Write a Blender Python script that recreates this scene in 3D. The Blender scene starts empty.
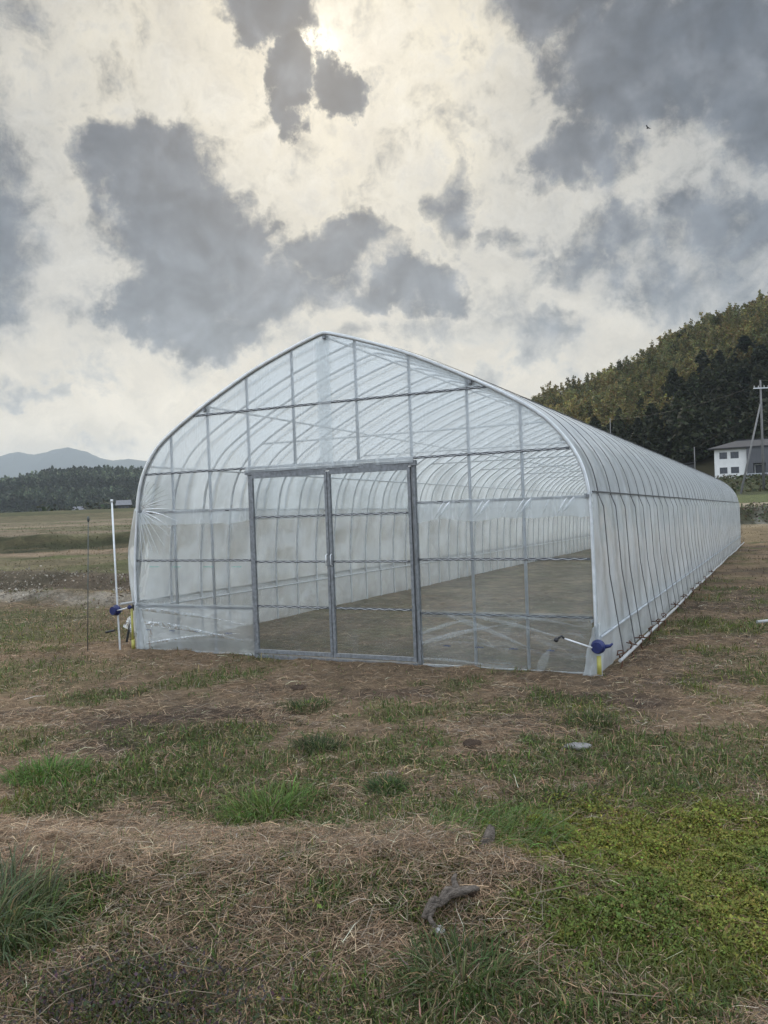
import bpy, math, random
import numpy as np

random.seed(7)
rng = np.random.default_rng(11)
R = math.radians
scene = bpy.context.scene
col = scene.collection

# ------------------------------------------------------------------ helpers
def link(o, parent=None):
    col.objects.link(o)
    if parent is not None:
        o.parent = parent
    return o

def tag(o, label=None, cat=None, group=None, kind=None):
    if label: o['label'] = label
    if cat: o['category'] = cat
    if group: o['group'] = group
    if kind: o['kind'] = kind
    return o

def empty(name, loc=(0, 0, 0), rz=0.0, parent=None):
    o = bpy.data.objects.new(name, None)
    o.location = loc
    o.rotation_euler = (0, 0, rz)
    o.empty_display_size = 0.2
    return link(o, parent)

def copy_tree(o, parent=None):
    c = o.copy()
    col.objects.link(c)
    if parent is not None:
        c.parent = parent
    for ch in list(o.children):
        copy_tree(ch, c)
    return c

class MB:
    """collects simple shapes and links them as one mesh object"""
    def __init__(self):
        self.v = []; self.f = []; self.sm = []
    def add(self, vs, fs, smooth=False):
        b = len(self.v)
        self.v += [tuple(float(c) for c in p) for p in vs]
        self.f += [tuple(b + i for i in f) for f in fs]
        self.sm += [smooth] * len(fs)
        return self
    def box(self, c, s, rz=0.0):
        x, y, z = s[0] / 2, s[1] / 2, s[2] / 2
        ca, sa = math.cos(rz), math.sin(rz)
        vs = []
        for dz in (-z, z):
            for dx, dy in ((-x, -y), (x, -y), (x, y), (-x, y)):
                vs.append((c[0] + dx * ca - dy * sa, c[1] + dx * sa + dy * ca, c[2] + dz))
        return self.add(vs, [(3, 2, 1, 0), (4, 5, 6, 7), (0, 1, 5, 4), (1, 2, 6, 5), (2, 3, 7, 6), (3, 0, 4, 7)])
    def bar(self, p, q, w, h, up=(0, 0, 1)):
        p = np.array(p, float); q = np.array(q, float)
        d = q - p; d /= np.linalg.norm(d)
        u = np.array(up, float)
        if abs(d @ u) > .98: u = np.array((0, 1.0, 0))
        s = np.cross(d, u); s /= np.linalg.norm(s); t = np.cross(s, d)
        vs = []
        for e in (p, q):
            for a, b in ((-1, -1), (1, -1), (1, 1), (-1, 1)):
                vs.append(e + s * a * w / 2 + t * b * h / 2)
        return self.add(vs, [(3, 2, 1, 0), (4, 5, 6, 7), (0, 1, 5, 4), (1, 2, 6, 5), (2, 3, 7, 6), (3, 0, 4, 7)])
    def tube(self, pts, r, n=8, caps=True):
        pts = [np.array(p, float) for p in pts]
        m = len(pts)
        rs = r if hasattr(r, '__len__') else [r] * m
        vs = []; prev = None
        for i in range(m):
            d = pts[min(i + 1, m - 1)] - pts[max(i - 1, 0)]
            d = d / (np.linalg.norm(d) + 1e-12)
            if prev is None:
                a = np.array((0, 0, 1.0)) if abs(d[2]) < .9 else np.array((1.0, 0, 0))
            else:
                a = prev
            s = a - d * (a @ d); s /= np.linalg.norm(s); t = np.cross(d, s); prev = s
            for k in range(n):
                an = 2 * math.pi * k / n
                vs.append(pts[i] + rs[i] * (s * math.cos(an) + t * math.sin(an)))
        fs = []
        for i in range(m - 1):
            for k in range(n):
                k2 = (k + 1) % n
                fs.append((i * n + k, i * n + k2, (i + 1) * n + k2, (i + 1) * n + k))
        self.add(vs, fs, True)
        if caps:
            b = len(self.v) - len(vs)
            self.f.append(tuple(b + k for k in reversed(range(n)))); self.sm.append(False)
            self.f.append(tuple(b + (m - 1) * n + k for k in range(n))); self.sm.append(False)
        return self
    def blob(self, c, r, seed=0, amp=.15, nu=14, nv=9, squash=(1, 1, 1)):
        g = np.random.default_rng(seed)
        ph = g.uniform(0, 6.28, 6); fr = g.integers(1, 4, 6)
        vs = []
        for j in range(nv + 1):
            th = math.pi * j / nv
            for i in range(nu):
                a = 2 * math.pi * i / nu
                k = 1 + amp * (math.sin(fr[0] * a + ph[0]) * math.sin(fr[1] * th + ph[1]) + .6 * math.sin((fr[2] + 2) * a + ph[2] + 2 * th) * math.sin(th))
                vs.append((c[0] + r * k * math.sin(th) * math.cos(a) * squash[0],
                           c[1] + r * k * math.sin(th) * math.sin(a) * squash[1],
                           c[2] + r * k * math.cos(th) * squash[2]))
        fs = []
        for j in range(nv):
            for i in range(nu):
                i2 = (i + 1) % nu
                fs.append((j * nu + i, (j + 1) * nu + i, (j + 1) * nu + i2, j * nu + i2))
        return self.add(vs, fs, True)
    def build(self, name, mat, parent=None, loc=None):
        me = bpy.data.meshes.new(name)
        me.from_pydata(self.v, [], self.f)
        me.polygons.foreach_set('use_smooth', self.sm)
        me.materials.append(mat)
        me.update()
        o = bpy.data.objects.new(name, me)
        if loc is not None: o.location = loc
        return link(o, parent)

def np_mesh(name, V, quads=None, tris=None, colr=None, mat=None, smooth=False, parent=None):
    me = bpy.data.meshes.new(name)
    nq = 0 if quads is None else len(quads); nt = 0 if tris is None else len(tris)
    me.vertices.add(len(V)); me.vertices.foreach_set('co', np.ascontiguousarray(V, np.float32).ravel())
    loops = []
    if nq: loops.append(np.asarray(quads, np.int32).ravel())
    if nt: loops.append(np.asarray(tris, np.int32).ravel())
    loops = np.concatenate(loops)
    me.loops.add(len(loops)); me.loops.foreach_set('vertex_index', loops)
    starts = np.concatenate([np.arange(nq) * 4, nq * 4 + np.arange(nt) * 3]).astype(np.int32)
    me.polygons.add(nq + nt); me.polygons.foreach_set('loop_start', starts)
    if smooth:
        me.polygons.foreach_set('use_smooth', np.ones(nq + nt, bool))
    if colr is not None:
        at = me.attributes.new('Col', 'FLOAT_COLOR', 'POINT')
        c4 = np.ones((len(V), 4), np.float32); c4[:, :3] = colr
        at.data.foreach_set('color', c4.ravel())
    if mat: me.materials.append(mat)
    me.update(); me.validate()
    o = bpy.data.objects.new(name, me)
    return link(o, parent)

def vnoise(x, y, seed=0):
    x = np.asarray(x, float); y = np.asarray(y, float)
    xi = np.floor(x).astype(np.int64); yi = np.floor(y).astype(np.int64)
    fx = x - xi; fy = y - yi
    fx = fx * fx * (3 - 2 * fx); fy = fy * fy * (3 - 2 * fy)
    def h(a, b):
        n = (a * 374761393 + b * 668265263 + seed * 974634777) & 0xffffffff
        n = ((n ^ (n >> 13)) * 1274126177) & 0xffffffff
        n = n ^ (n >> 16)
        return (n & 0xffff) / 65535.0
    return (h(xi, yi) * (1 - fx) + h(xi + 1, yi) * fx) * (1 - fy) + (h(xi, yi + 1) * (1 - fx) + h(xi + 1, yi + 1) * fx) * fy

def fbm(x, y, seed=0, oct=4):
    s = 0; a = .5; t = 0
    for k in range(oct):
        s = s + a * vnoise(x * 2 ** k + 17.3 * k, y * 2 ** k - 9.1 * k, seed + k); t += a; a *= .55
    return s / t

def sst(a, b, x):
    t = np.clip((np.asarray(x, float) - a) / (b - a), 0, 1)
    return t * t * (3 - 2 * t)

# ------------------------------------------------------------------ node helpers
class NT:
    def __init__(self, tree):
        self.t = tree; self.n = tree.nodes; self.l = tree.links
    def new(self, ty, **kw):
        n = self.n.new(ty)
        for k, v in kw.items(): setattr(n, k, v)
        return n
    def put(self, sock, val):
        if val is None: return
        if isinstance(val, bpy.types.NodeSocket): self.l.new(val, sock)
        else: sock.default_value = val
    def m(self, op, a, b=None, c=None, clamp=False):
        n = self.new('ShaderNodeMath', operation=op, use_clamp=clamp)
        self.put(n.inputs[0], a); self.put(n.inputs[1], b); self.put(n.inputs[2], c)
        return n.outputs[0]
    def vm(self, op, a, b=None, out=0):
        n = self.new('ShaderNodeVectorMath', operation=op)
        self.put(n.inputs[0], a); self.put(n.inputs[1], b)
        return n.outputs['Value'] if op in ('LENGTH', 'DOT_PRODUCT', 'DISTANCE') else n.outputs[0]
    def mr(self, v, a, b, c, d, smooth=True):
        n = self.new('ShaderNodeMapRange', interpolation_type='SMOOTHSTEP' if smooth else 'LINEAR')
        n.clamp = True
        for i, x in enumerate((v, a, b, c, d)): self.put(n.inputs[i], x)
        return n.outputs[0]
    def mix(self, f, a, b, mode='MIX'):
        n = self.new('ShaderNodeMix', data_type='RGBA', blend_type=mode)
        self.put(n.inputs[0], f); self.put(n.inputs[6], a); self.put(n.inputs[7], b)
        return n.outputs[2]
    def noise(self, vec, scale, detail=4, rough=.55, dist=0.0, out='Fac'):
        n = self.new('ShaderNodeTexNoise')
        self.put(n.inputs['Vector'], vec); n.inputs['Scale'].default_value = scale
        n.inputs['Detail'].default_value = detail; n.inputs['Roughness'].default_value = rough
        n.inputs['Distortion'].default_value = dist
        return n.outputs[out]
    def ramp(self, f, stops):
        n = self.new('ShaderNodeValToRGB')
        e = n.color_ramp.elements
        while len(e) < len(stops): e.new(.5)
        for k, (p, c) in enumerate(stops):
            e[k].position = p; e[k].color = (*c, 1)
        self.put(n.inputs[0], f)
        return n.outputs[0]

def new_mat(name):
    m = bpy.data.materials.new(name); m.use_nodes = True
    nt = NT(m.node_tree); nt.n.clear()
    out = nt.new('ShaderNodeOutputMaterial')
    return m, nt, out

def pmat(name, color, rough=.6, metal=0.0, var=.25, scale=8.0, bump=0.0, spec=.5, stretch=None, dark=None):
    m, nt, out = new_mat(name)
    p = nt.new('ShaderNodeBsdfPrincipled')
    tc = nt.new('ShaderNodeTexCoord')
    vec = tc.outputs['Object']
    if stretch:
        mp = nt.new('ShaderNodeMapping'); nt.put(mp.inputs['Vector'], vec); mp.inputs['Scale'].default_value = stretch
        vec = mp.outputs[0]
    nz = nt.noise(vec, scale, 6, .6)
    a = tuple(c * (1 - var) for c in color); b = tuple(min(1, c * (1 + var)) for c in color)
    if dark: a = dark
    c = nt.ramp(nz, [(.3, a), (.7, b)])
    nt.put(p.inputs['Base Color'], c)
    nt.put(p.inputs['Roughness'], nt.mr(nz, .2, .8, max(0, rough - .12), min(1, rough + .12)))
    p.inputs['Metallic'].default_value = metal
    p.inputs['Specular IOR Level'].default_value = spec
    if bump:
        bp = nt.new('ShaderNodeBump'); bp.inputs['Strength'].default_value = bump; bp.inputs['Distance'].default_value = .02
        nt.put(bp.inputs['Height'], nt.noise(vec, scale * 4, 6, .6)); nt.put(p.inputs['Normal'], bp.outputs[0])
    nt.l.new(p.outputs[0], out.inputs[0])
    return m

def leaf_mat(name, trans=.35, rough=.7, spec=.25):
    m, nt, out = new_mat(name)
    at = nt.new('ShaderNodeAttribute', attribute_name='Col')
    p = nt.new('ShaderNodeBsdfPrincipled')
    nt.put(p.inputs['Base Color'], at.outputs['Color']); p.inputs['Roughness'].default_value = rough
    p.inputs['Specular IOR Level'].default_value = spec
    tr = nt.new('ShaderNodeBsdfTranslucent'); nt.put(tr.inputs['Color'], at.outputs['Color'])
    mx = nt.new('ShaderNodeMixShader'); mx.inputs[0].default_value = trans
    nt.l.new(p.outputs[0], mx.inputs[1]); nt.l.new(tr.outputs[0], mx.inputs[2]); nt.l.new(mx.outputs[0], out.inputs[0])
    return m

def film_mat(name, haze, tint=(.93, .95, .96), wr_scale=(3, 3, 3), bump=.35, rough=.12, streak=.5, graze=.35, refl=1.0, fine=26.0, detail=5, through=.62):
    """thin polyethylene sheet: mostly see-through, slightly milky, glossy, wrinkled"""
    m, nt, out = new_mat(name)
    tc = nt.new('ShaderNodeTexCoord')
    mp = nt.new('ShaderNodeMapping'); nt.put(mp.inputs['Vector'], tc.outputs['Object']); mp.inputs['Scale'].default_value = wr_scale
    n1 = nt.noise(mp.outputs[0], 1.0, detail, .6, 1.2)
    n2 = nt.noise(tc.outputs['Object'], fine, 3, .5, .8)
    h = nt.m('ADD', n1, nt.m('MULTIPLY', n2, .12 if detail > 3 else .02))
    bp = nt.new('ShaderNodeBump'); bp.inputs['Strength'].default_value = bump; bp.inputs['Distance'].default_value = .06
    nt.put(bp.inputs['Height'], h)
    lw = nt.new('ShaderNodeLayerWeight'); lw.inputs['Blend'].default_value = .5
    face = nt.m('POWER', lw.outputs['Facing'], 3.0)
    n3 = nt.noise(mp.outputs[0], 2.3, 6, .6, .7)
    crease = nt.mr(n3, .52, .72, 0.0, 1.0)
    hz = nt.m('ADD', haze, nt.m('MULTIPLY', face, graze))
    hz = nt.m('ADD', hz, nt.m('MULTIPLY', crease, streak * .3))
    dirt = nt.noise(tc.outputs['Object'], 1.1, 5, .6)
    hz = nt.m('MULTIPLY', hz, nt.mr(dirt, .3, .7, .75, 1.25), clamp=True)
    tp = nt.new('ShaderNodeBsdfTransparent'); tp.inputs[0].default_value = (*tint, 1)
    df = nt.new('ShaderNodeBsdfDiffuse'); df.inputs[0].default_value = (.89, .935, .945, 1)
    tl = nt.new('ShaderNodeBsdfTranslucent'); tl.inputs[0].default_value = (.90, .94, .95, 1)
    mi = nt.new('ShaderNodeMixShader'); mi.inputs[0].default_value = through
    nt.l.new(df.outputs[0], mi.inputs[1]); nt.l.new(tl.outputs[0], mi.inputs[2])
    ms = nt.new('ShaderNodeMixShader'); nt.put(ms.inputs[0], hz)
    nt.l.new(tp.outputs[0], ms.inputs[1]); nt.l.new(mi.outputs[0], ms.inputs[2])
    fr = nt.new('ShaderNodeFresnel'); fr.inputs['IOR'].default_value = 1.45
    nt.l.new(bp.outputs[0], fr.inputs['Normal'])
    gl = nt.new('ShaderNodeBsdfGlossy'); gl.inputs['Roughness'].default_value = rough
    nt.l.new(bp.outputs[0], gl.inputs['Normal'])
    mg = nt.new('ShaderNodeMixShader'); nt.put(mg.inputs[0], nt.m('MULTIPLY', fr.outputs[0], refl, clamp=True))
    nt.l.new(ms.outputs[0], mg.inputs[1]); nt.l.new(gl.outputs[0], mg.inputs[2])
    nt.l.new(mg.outputs[0], out.inputs[0])
    return m

# ------------------------------------------------------------------ camera
cam = bpy.data.cameras.new('camera')
cam.sensor_fit = 'VERTICAL'; cam.sensor_height = 36.0; cam.lens = 820 / 1024 * 36
cam.clip_start = .05; cam.clip_end = 20000
co = link(bpy.data.objects.new('camera', cam))
from mathutils import Matrix
co.matrix_world = Matrix.Translation((0, 0, 1.65)) @ Matrix.Rotation(R(90) - .0104, 4, 'X') @ Matrix.Rotation(-.0374, 4, 'Z')
scene.camera = co

# ------------------------------------------------------------------ light + sky
SUN_AZ, SUN_EL = -3.6, 29.3
sd = np.array((math.sin(R(SUN_AZ)) * math.cos(R(SUN_EL)), math.cos(R(SUN_AZ)) * math.cos(R(SUN_EL)), math.sin(R(SUN_EL))))
sun = bpy.data.lights.new('sun', 'SUN'); sun.energy = 1.5
sun.angle = R(14); sun.color = (1, .88, .70)
so = link(bpy.data.objects.new('sun', sun))
from mathutils import Vector
so.rotation_euler = Vector(tuple(-sd)).to_track_quat('-Z', 'Y').to_euler()
so.location = tuple(sd * 50)

world = bpy.data.worlds.new('World'); scene.world = world; world.use_nodes = True
w = NT(world.node_tree); w.n.clear()
wo = w.new('ShaderNodeOutputWorld')
sky = w.new('ShaderNodeTexSky', sky_type='NISHITA'); sky.sun_disc = False
sky.sun_elevation = R(SUN_EL); sky.sun_rotation = R(SUN_AZ)
bg1 = w.new('ShaderNodeBackground'); bg1.inputs[1].default_value = .1
w.l.new(sky.outputs[0], bg1.inputs[0])
tc = w.new('ShaderNodeTexCoord')
D = tc.outputs['Generated']
sx = w.new('ShaderNodeSeparateXYZ'); w.put(sx.inputs[0], D)
az = w.m('MULTIPLY', w.m('ARCTAN2', sx.outputs[0], sx.outputs[1]), 57.2958)
el = w.m('MULTIPLY', w.m('ARCSINE', sx.outputs[2]), 57.2958)
cb = w.new('ShaderNodeCombineXYZ'); w.put(cb.inputs[0], az); w.put(cb.inputs[1], el)
P = cb.outputs[0]
# ragged cloud outlines: warp the direction with fractal noise
wn = w.noise(P, .22, 7, .62, 0.0, 'Color')
warp = w.vm('SCALE', w.vm('SUBTRACT', wn, (.5, .5, .5)), None)
warp.node.inputs['Scale'].default_value = 7.0
PW = w.vm('ADD', P, warp)
fl = w.vm('MULTIPLY', PW, (1, 1, 0))
blobs = [  # az, el, r_az, r_el, weight
    (-14.0, 19.8, 5.2, 5.0, 1.0), (-15.8, 22.6, 4.6, 2.8, 1.0), (-10.0, 17.4, 4.4, 3.6, 1.0), (-14.2, 13.6, 5.0, 2.8, .95),
    (-11.2, 12.2, 4.6, 2.0, .9), (-6.0, 15.2, 4.0, 2.3, .75), (-2.5, 17.2, 4.6, 2.2, .85), (1.2, 15.0, 4.6, 1.7, .8), (4.3, 14.6, 3.2, 1.8, .85),
    (5.3, 19.6, 2.2, 3.0, .62), (-5.6, 28.0, 1.9, 2.2, 1.25), (-2.2, 27.0, 1.9, 2.0, 1.25), (-6.2, 31.2, 4.0, 2.4, 1.2), (-5.3, 25.9, 1.5, 1.9, 1.1),
    (17.0, 26.2, 6.4, 4.4, 1.0), (15.0, 31.0, 7.5, 3.4, .9), (22.5, 26.0, 6.5, 4.6, 1.0), (14.6, 22.0, 4.2, 2.4, .75), (27.0, 22.0, 6.0, 5.0, .85),
    (28.5, 32.0, 4.5, 3.5, .9), (18.0, 16.6, 6.0, 2.4, .55), (23.5, 16.4, 6.0, 3.2, .62), (13.0, 15.4, 3.4, 1.6, .5), (20.5, 13.0, 7.0, 2.6, .45),
    (11.7, 10.8, 2.8, 2.0, .5), (7.7, 8.8, 1.7, 1.1, .42), (-23.6, 8.2, 3.4, 1.0, .5), (-25.0, 18.0, 4.4, 7.0, .45), (-27.0, 31.0, 7.0, 5.0, .4),
    (-12.5, 15.8, 5.0, 3.2, .95), (-8.2, 14.4, 4.0, 2.4, .8), (-17.5, 4.8, 3.0, .8, .3), (9.5, 17.5, 2.6, 1.0, .3), (7.5, 24.5, 1.6, .8, .25), (-20.5, 14.0, 2.6, 1.2, .3), (-9.0, 7.2, 3.4, .6, .22), (2.5, 12.0, 9.0, 1.1, .25), (8.0, 42.0, 14.0, 6.0, .9), (-22.0, 45.0, 12.0, 5.0, .8),
]
dens = None
for (a, e, ra, re, wt) in blobs:
    mp = w.new('ShaderNodeMapping'); mp.vector_type = 'TEXTURE'
    mp.inputs['Location'].default_value = (a, e, 0); mp.inputs['Scale'].default_value = (ra, re, 1)
    w.put(mp.inputs['Vector'], fl)
    ln = w.vm('DOT_PRODUCT', mp.outputs[0], mp.outputs[0])
    b = w.m('MULTIPLY', w.m('SUBTRACT', 1.0, ln), wt)
    dens = b if dens is None else w.m('SMOOTH_MAX', dens, b, .15)
n_a = w.noise(P, .35, 7, .58, .4)
n_far = w.noise(P, .05, 6, .6, .3)
behind = w.m('GREATER_THAN', w.m('ABSOLUTE', az), 75.0)
far_d = w.m('MULTIPLY', w.m('MULTIPLY', w.m('SUBTRACT', n_far, .47), 5.0), behind)
dens = w.m('MAXIMUM', dens, far_d)
n_b = w.noise(PW, 1.15, 8, .66, .3)
n_c = w.noise(P, .13, 4, .5, .2)
dens = w.m('ADD', dens, w.m('MULTIPLY', w.m('SUBTRACT', n_a, .5), 1.5))
dens = w.m('ADD', dens, w.m('MULTIPLY', w.m('SUBTRACT', n_b, .5), .5))
dens = w.m('ADD', dens, w.mr(el, 5.0, 12.5, -.12, .24))
op = w.mr(dens, -.06, w.mr(n_c, .35, .65, .22, .75), 0.0, 1.0)
thick = w.mr(dens, .0, .85, 0.0, 1.0)
core_d = w.mr(dens, .35, 1.25, 0.0, 1.0)
tos = w.vm('SUBTRACT', (SUN_AZ, SUN_EL, 0.0), P)
tos = w.vm('SCALE', w.vm('NORMALIZE', tos), None); tos.node.inputs['Scale'].default_value = 1.1
P2 = w.vm('ADD', P, tos)
relief = w.m('ADD', w.m('SUBTRACT', w.noise(P, .30, 3, .5, .4), w.noise(P2, .30, 3, .5, .4)), w.m('MULTIPLY', w.m('SUBTRACT', w.noise(P, 1.0, 4, .5, .3), w.noise(P2, 1.0, 4, .5, .3)), .22))
relief = w.m('ADD', 1.0, w.m('MULTIPLY', relief, 2.6))
# distance from the veiled sun
ang = w.m('MULTIPLY', w.m('ARCCOSINE', w.m('MINIMUM', w.vm('DOT_PRODUCT', D, tuple(sd)), 1.0)), 57.2958)
g1 = w.m('EXPONENT', w.m('MULTIPLY', ang, -1 / 13.0))
g2 = w.m('EXPONENT', w.m('MULTIPLY', w.m('POWER', ang, 2.0), -1 / 1.1))
# extra brightness added to unseen sky behind and overhead, to light ground and film
sky_fill = w.m('MAXIMUM', w.mr(w.m('ABSOLUTE', az), 34.0, 80.0, 0.0, 1.0), w.mr(el, 36.0, 60.0, 0.0, 1.0))
# high thin layer
mpv = w.new('ShaderNodeMapping'); mpv.inputs['Scale'].default_value = (.8, 1.5, 1); w.put(mpv.inputs['Vector'], PW)
n_hi = w.noise(mpv.outputs[0], .16, 9, .68, .6)
n_lo = w.noise(P, .055, 5, .55, .2)
n_rip = w.noise(mpv.outputs[0], .75, 9, .7, .8)
hi = w.m('MULTIPLY', w.mr(n_hi, .34, .64, .86, 1.10), w.mr(n_rip, .32, .68, w.mr(el, 8.0, 20.0, .98, .90), w.mr(el, 8.0, 20.0, 1.02, 1.09)))
hi = w.m('MULTIPLY', hi, w.mr(n_lo, .3, .7, .84, 1.1))
basec = w.mix(w.mr(el, 2.0, 20.0, 0.0, 1.0), (.98, .87, .68, 1), (.455, .462, .445, 1))
lum = w.m('ADD', w.m('MULTIPLY', g1, .50), .86)
hi = w.m('MULTIPLY', hi, lum)
basec = w.mix(sky_fill, basec, (.50, .56, .64, 1))
base = w.vm('SCALE', basec, None); w.put(base.node.inputs['Scale'], hi)
warm = w.vm('SCALE', (1.0, .74, .32), None); w.put(warm.node.inputs['Scale'], w.m('MULTIPLY', g1, .42))
base = w.vm('ADD', base, warm)
corec = w.vm('SCALE', (1.0, .92, .72), None); w.put(corec.node.inputs['Scale'], w.m('MULTIPLY', g2, 1.6))
base = w.vm('ADD', base, corec)
# cumulus: bright ragged rims, blue-grey hearts
dk = w.mix(w.mr(el, 6.0, 26.0, 0.0, 1.0), (.11, .128, .150, 1), (.014, .025, .040, 1))
inner = w.noise(P, .22, 4, .5, .5)
dk = w.mix(w.mr(inner, .42, .8, 0.0, .4), dk, (.26, .275, .30, 1))
rim = w.mix(w.m('MINIMUM', w.m('MULTIPLY', g1, 2.2), 1.0), (.46, .46, .45, 1), (1.0, .90, .68, 1))
dk = w.mix(w.m('MULTIPLY', core_d, .6), w.mix(.22, dk, (.40, .41, .42, 1)), dk)
dks = w.vm('SCALE', dk, None); w.put(dks.node.inputs['Scale'], w.m('MAXIMUM', relief, .55))
dks = w.vm('ADD', dks, w.vm('SCALE', warm, None)); dks.node.inputs[1].links[0].from_node.inputs['Scale'].default_value = .12
cl = w.mix(sky_fill, w.mix(thick, rim, dks), (.52, .57, .64, 1))
skyc = w.mix(w.m('MULTIPLY', op, .97), base, cl)
bg2 = w.new('ShaderNodeBackground'); w.put(bg2.inputs[1], w.m('ADD', .82, w.m('MULTIPLY', sky_fill, 1.95)))
w.put(bg2.inputs[0], skyc)
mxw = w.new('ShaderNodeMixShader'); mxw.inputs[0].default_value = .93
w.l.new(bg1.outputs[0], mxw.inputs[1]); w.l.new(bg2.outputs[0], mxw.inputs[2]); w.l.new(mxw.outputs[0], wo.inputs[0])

# ------------------------------------------------------------------ materials
M = {}
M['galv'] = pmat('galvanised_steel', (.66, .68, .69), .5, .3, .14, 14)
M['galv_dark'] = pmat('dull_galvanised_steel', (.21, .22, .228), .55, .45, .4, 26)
M['channel'] = pmat('film_channel_steel', (.085, .09, .095), .55, .3, .3, 24)
M['spring'] = pmat('coated_spring_wire', (.72, .73, .74), .4, .1, .1, 20)
M['film_front'] = film_mat('gable_film', .15, wr_scale=(2.2, 2.2, 1.1), bump=.35, graze=.3, streak=.12, detail=2)
M['film_gable_top'] = film_mat('upper_gable_film', .46, wr_scale=(5.5, 2, .5), bump=.3, graze=.3, streak=.5)
M['film_door'] = film_mat('door_film', .09, wr_scale=(2.5, 2, .8), bump=.15, graze=.25, streak=.2)
M['film_hem'] = film_mat('gathered_film_hem', .56, wr_scale=(7, 2, 1.2), bump=.6, graze=.4, streak=1.0)
M['film_low'] = film_mat('lower_gable_film', .34, wr_scale=(1.1, 2.2, 3.6), bump=.8, graze=.3, streak=.6, detail=2)
M['film_skirt_clear'] = film_mat('clear_skirt_film', .16, wr_scale=(.8, 2.2, 3.2), bump=.8, graze=.3, streak=.5, detail=2)
M['film_side_inner'] = film_mat('far_side_film', .80, wr_scale=(1, 1.7, .9), bump=.25, graze=.15, streak=.3, refl=.5, rough=.12, detail=2)
M['film_crease'] = film_mat('folded_film', .50, wr_scale=(4, 4, 4), bump=.2, graze=.3, streak=.4, detail=2)
M['film_fold'] = film_mat('soft_folded_film', .20, wr_scale=(6, 4, 6), bump=.3, graze=.2, streak=.3, refl=.6, rough=.2, detail=3)
M['film_roof'] = film_mat('roof_film', .82, wr_scale=(1.4, 2.6, 1.4), bump=.25, graze=.25, streak=.5, refl=.45, rough=.09, detail=3, through=.5)
M['film_side'] = film_mat('side_curtain_film', .82, wr_scale=(1, 1.7, .9), bump=1.0, graze=.1, streak=.4, refl=.45, rough=.10, detail=3, through=.36)
M['film_skirt'] = film_mat('skirt_film', .74, wr_scale=(1.2, 2.5, 2.2), bump=.6, graze=.2, streak=.6, refl=.5, through=.42)
M['strap'] = pmat('black_strap', (.02, .022, .028), .5, 0, .3, 30)
M['film_pipe'] = pmat('film_wrapped_pipe', (.40, .43, .45), .4, 0, .3, 5)
M['white_pvc'] = pmat('white_pipe', (.42, .42, .41), .45, 0, .15, 9)
M['blue_plastic'] = pmat('blue_plastic', (.008, .015, .085), .5, 0, .3, 20)
M['black_plastic'] = pmat('black_plastic', (.02, .02, .022), .5, 0, .2, 20)
M['yellow'] = pmat('yellow_sleeve', (.40, .37, .09), .55, 0, .15, 20)
M['rust'] = pmat('rusty_iron', (.10, .045, .025), .85, .2, .4, 40)
M['blue_ink'] = pmat('blue_ink', (.04, .065, .15), .6, 0, .2, 30)
M['green_ink'] = pmat('green_ink', (.16, .42, .36), .6, 0, .2, 30)
M['conc'] = pmat('pole_concrete', (.15, .145, .14), .85, 0, .15, 4)
M['wood'] = pmat('weathered_wood', (.19, .158, .130), .9, 0, .65, 5, bump=1.0, stretch=(3, 12, 12), spec=.2)
M['pale_stone'] = pmat('pale_stone', (.46, .45, .43), .9, 0, .3, 18, bump=.5, spec=.2)
M['grey_stone'] = pmat('grey_stone', (.22, .21, .20), .9, 0, .35, 18, bump=.5, spec=.2)
M['clod'] = pmat('dry_soil_clod', (.07, .05, .037), .95, 0, .4, 25, bump=.8, spec=.1)
M['plaster'] = pmat('white_render', (.70, .69, .66), .85, 0, .08, 1.2)
M['roof_tile'] = pmat('dark_roof', (.035, .035, .038), .9, 0, .3, 2.5, stretch=(1, 6, 1))
M['cladding'] = pmat('grey_cladding', (.085, .085, .09), .7, 0, .25, 3, stretch=(8, 8, .3))
M['win_frame'] = pmat('window_frame', (.07, .07, .075), .5, .3, .2, 5)
M['pane'] = pmat('window_glass', (.03, .034, .04), .12, 0, .3, 1.5, spec=.9)
M['door_dark'] = pmat('dark_door', (.03, .03, .034), .5, 0, .3, 4)
M['bark'] = pmat('bark', (.045, .035, .026), .95, 0, .4, 3)
M['leaf'] = leaf_mat('foliage')
M['grass'] = leaf_mat('grass_blades', .3, .65)
M['straw'] = leaf_mat('dry_straw', .12, .8, .2)
M['dark_metal'] = pmat('dark_stake_coating', (.09, .10, .095), .5, .3, .3, 20)

# ------------------------------------------------------------------ terrain
TH = .4531; CX, CY = 1.8935, 7.4881; HW = 2.72
ST, CT = math.sin(TH), math.cos(TH)
SL = .0189                                    # the field falls gently along the greenhouse

def uv(x, y):
    dx, dy = x - CX, y - CY
    return -dx * CT + dy * ST, dx * ST + dy * CT

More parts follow.
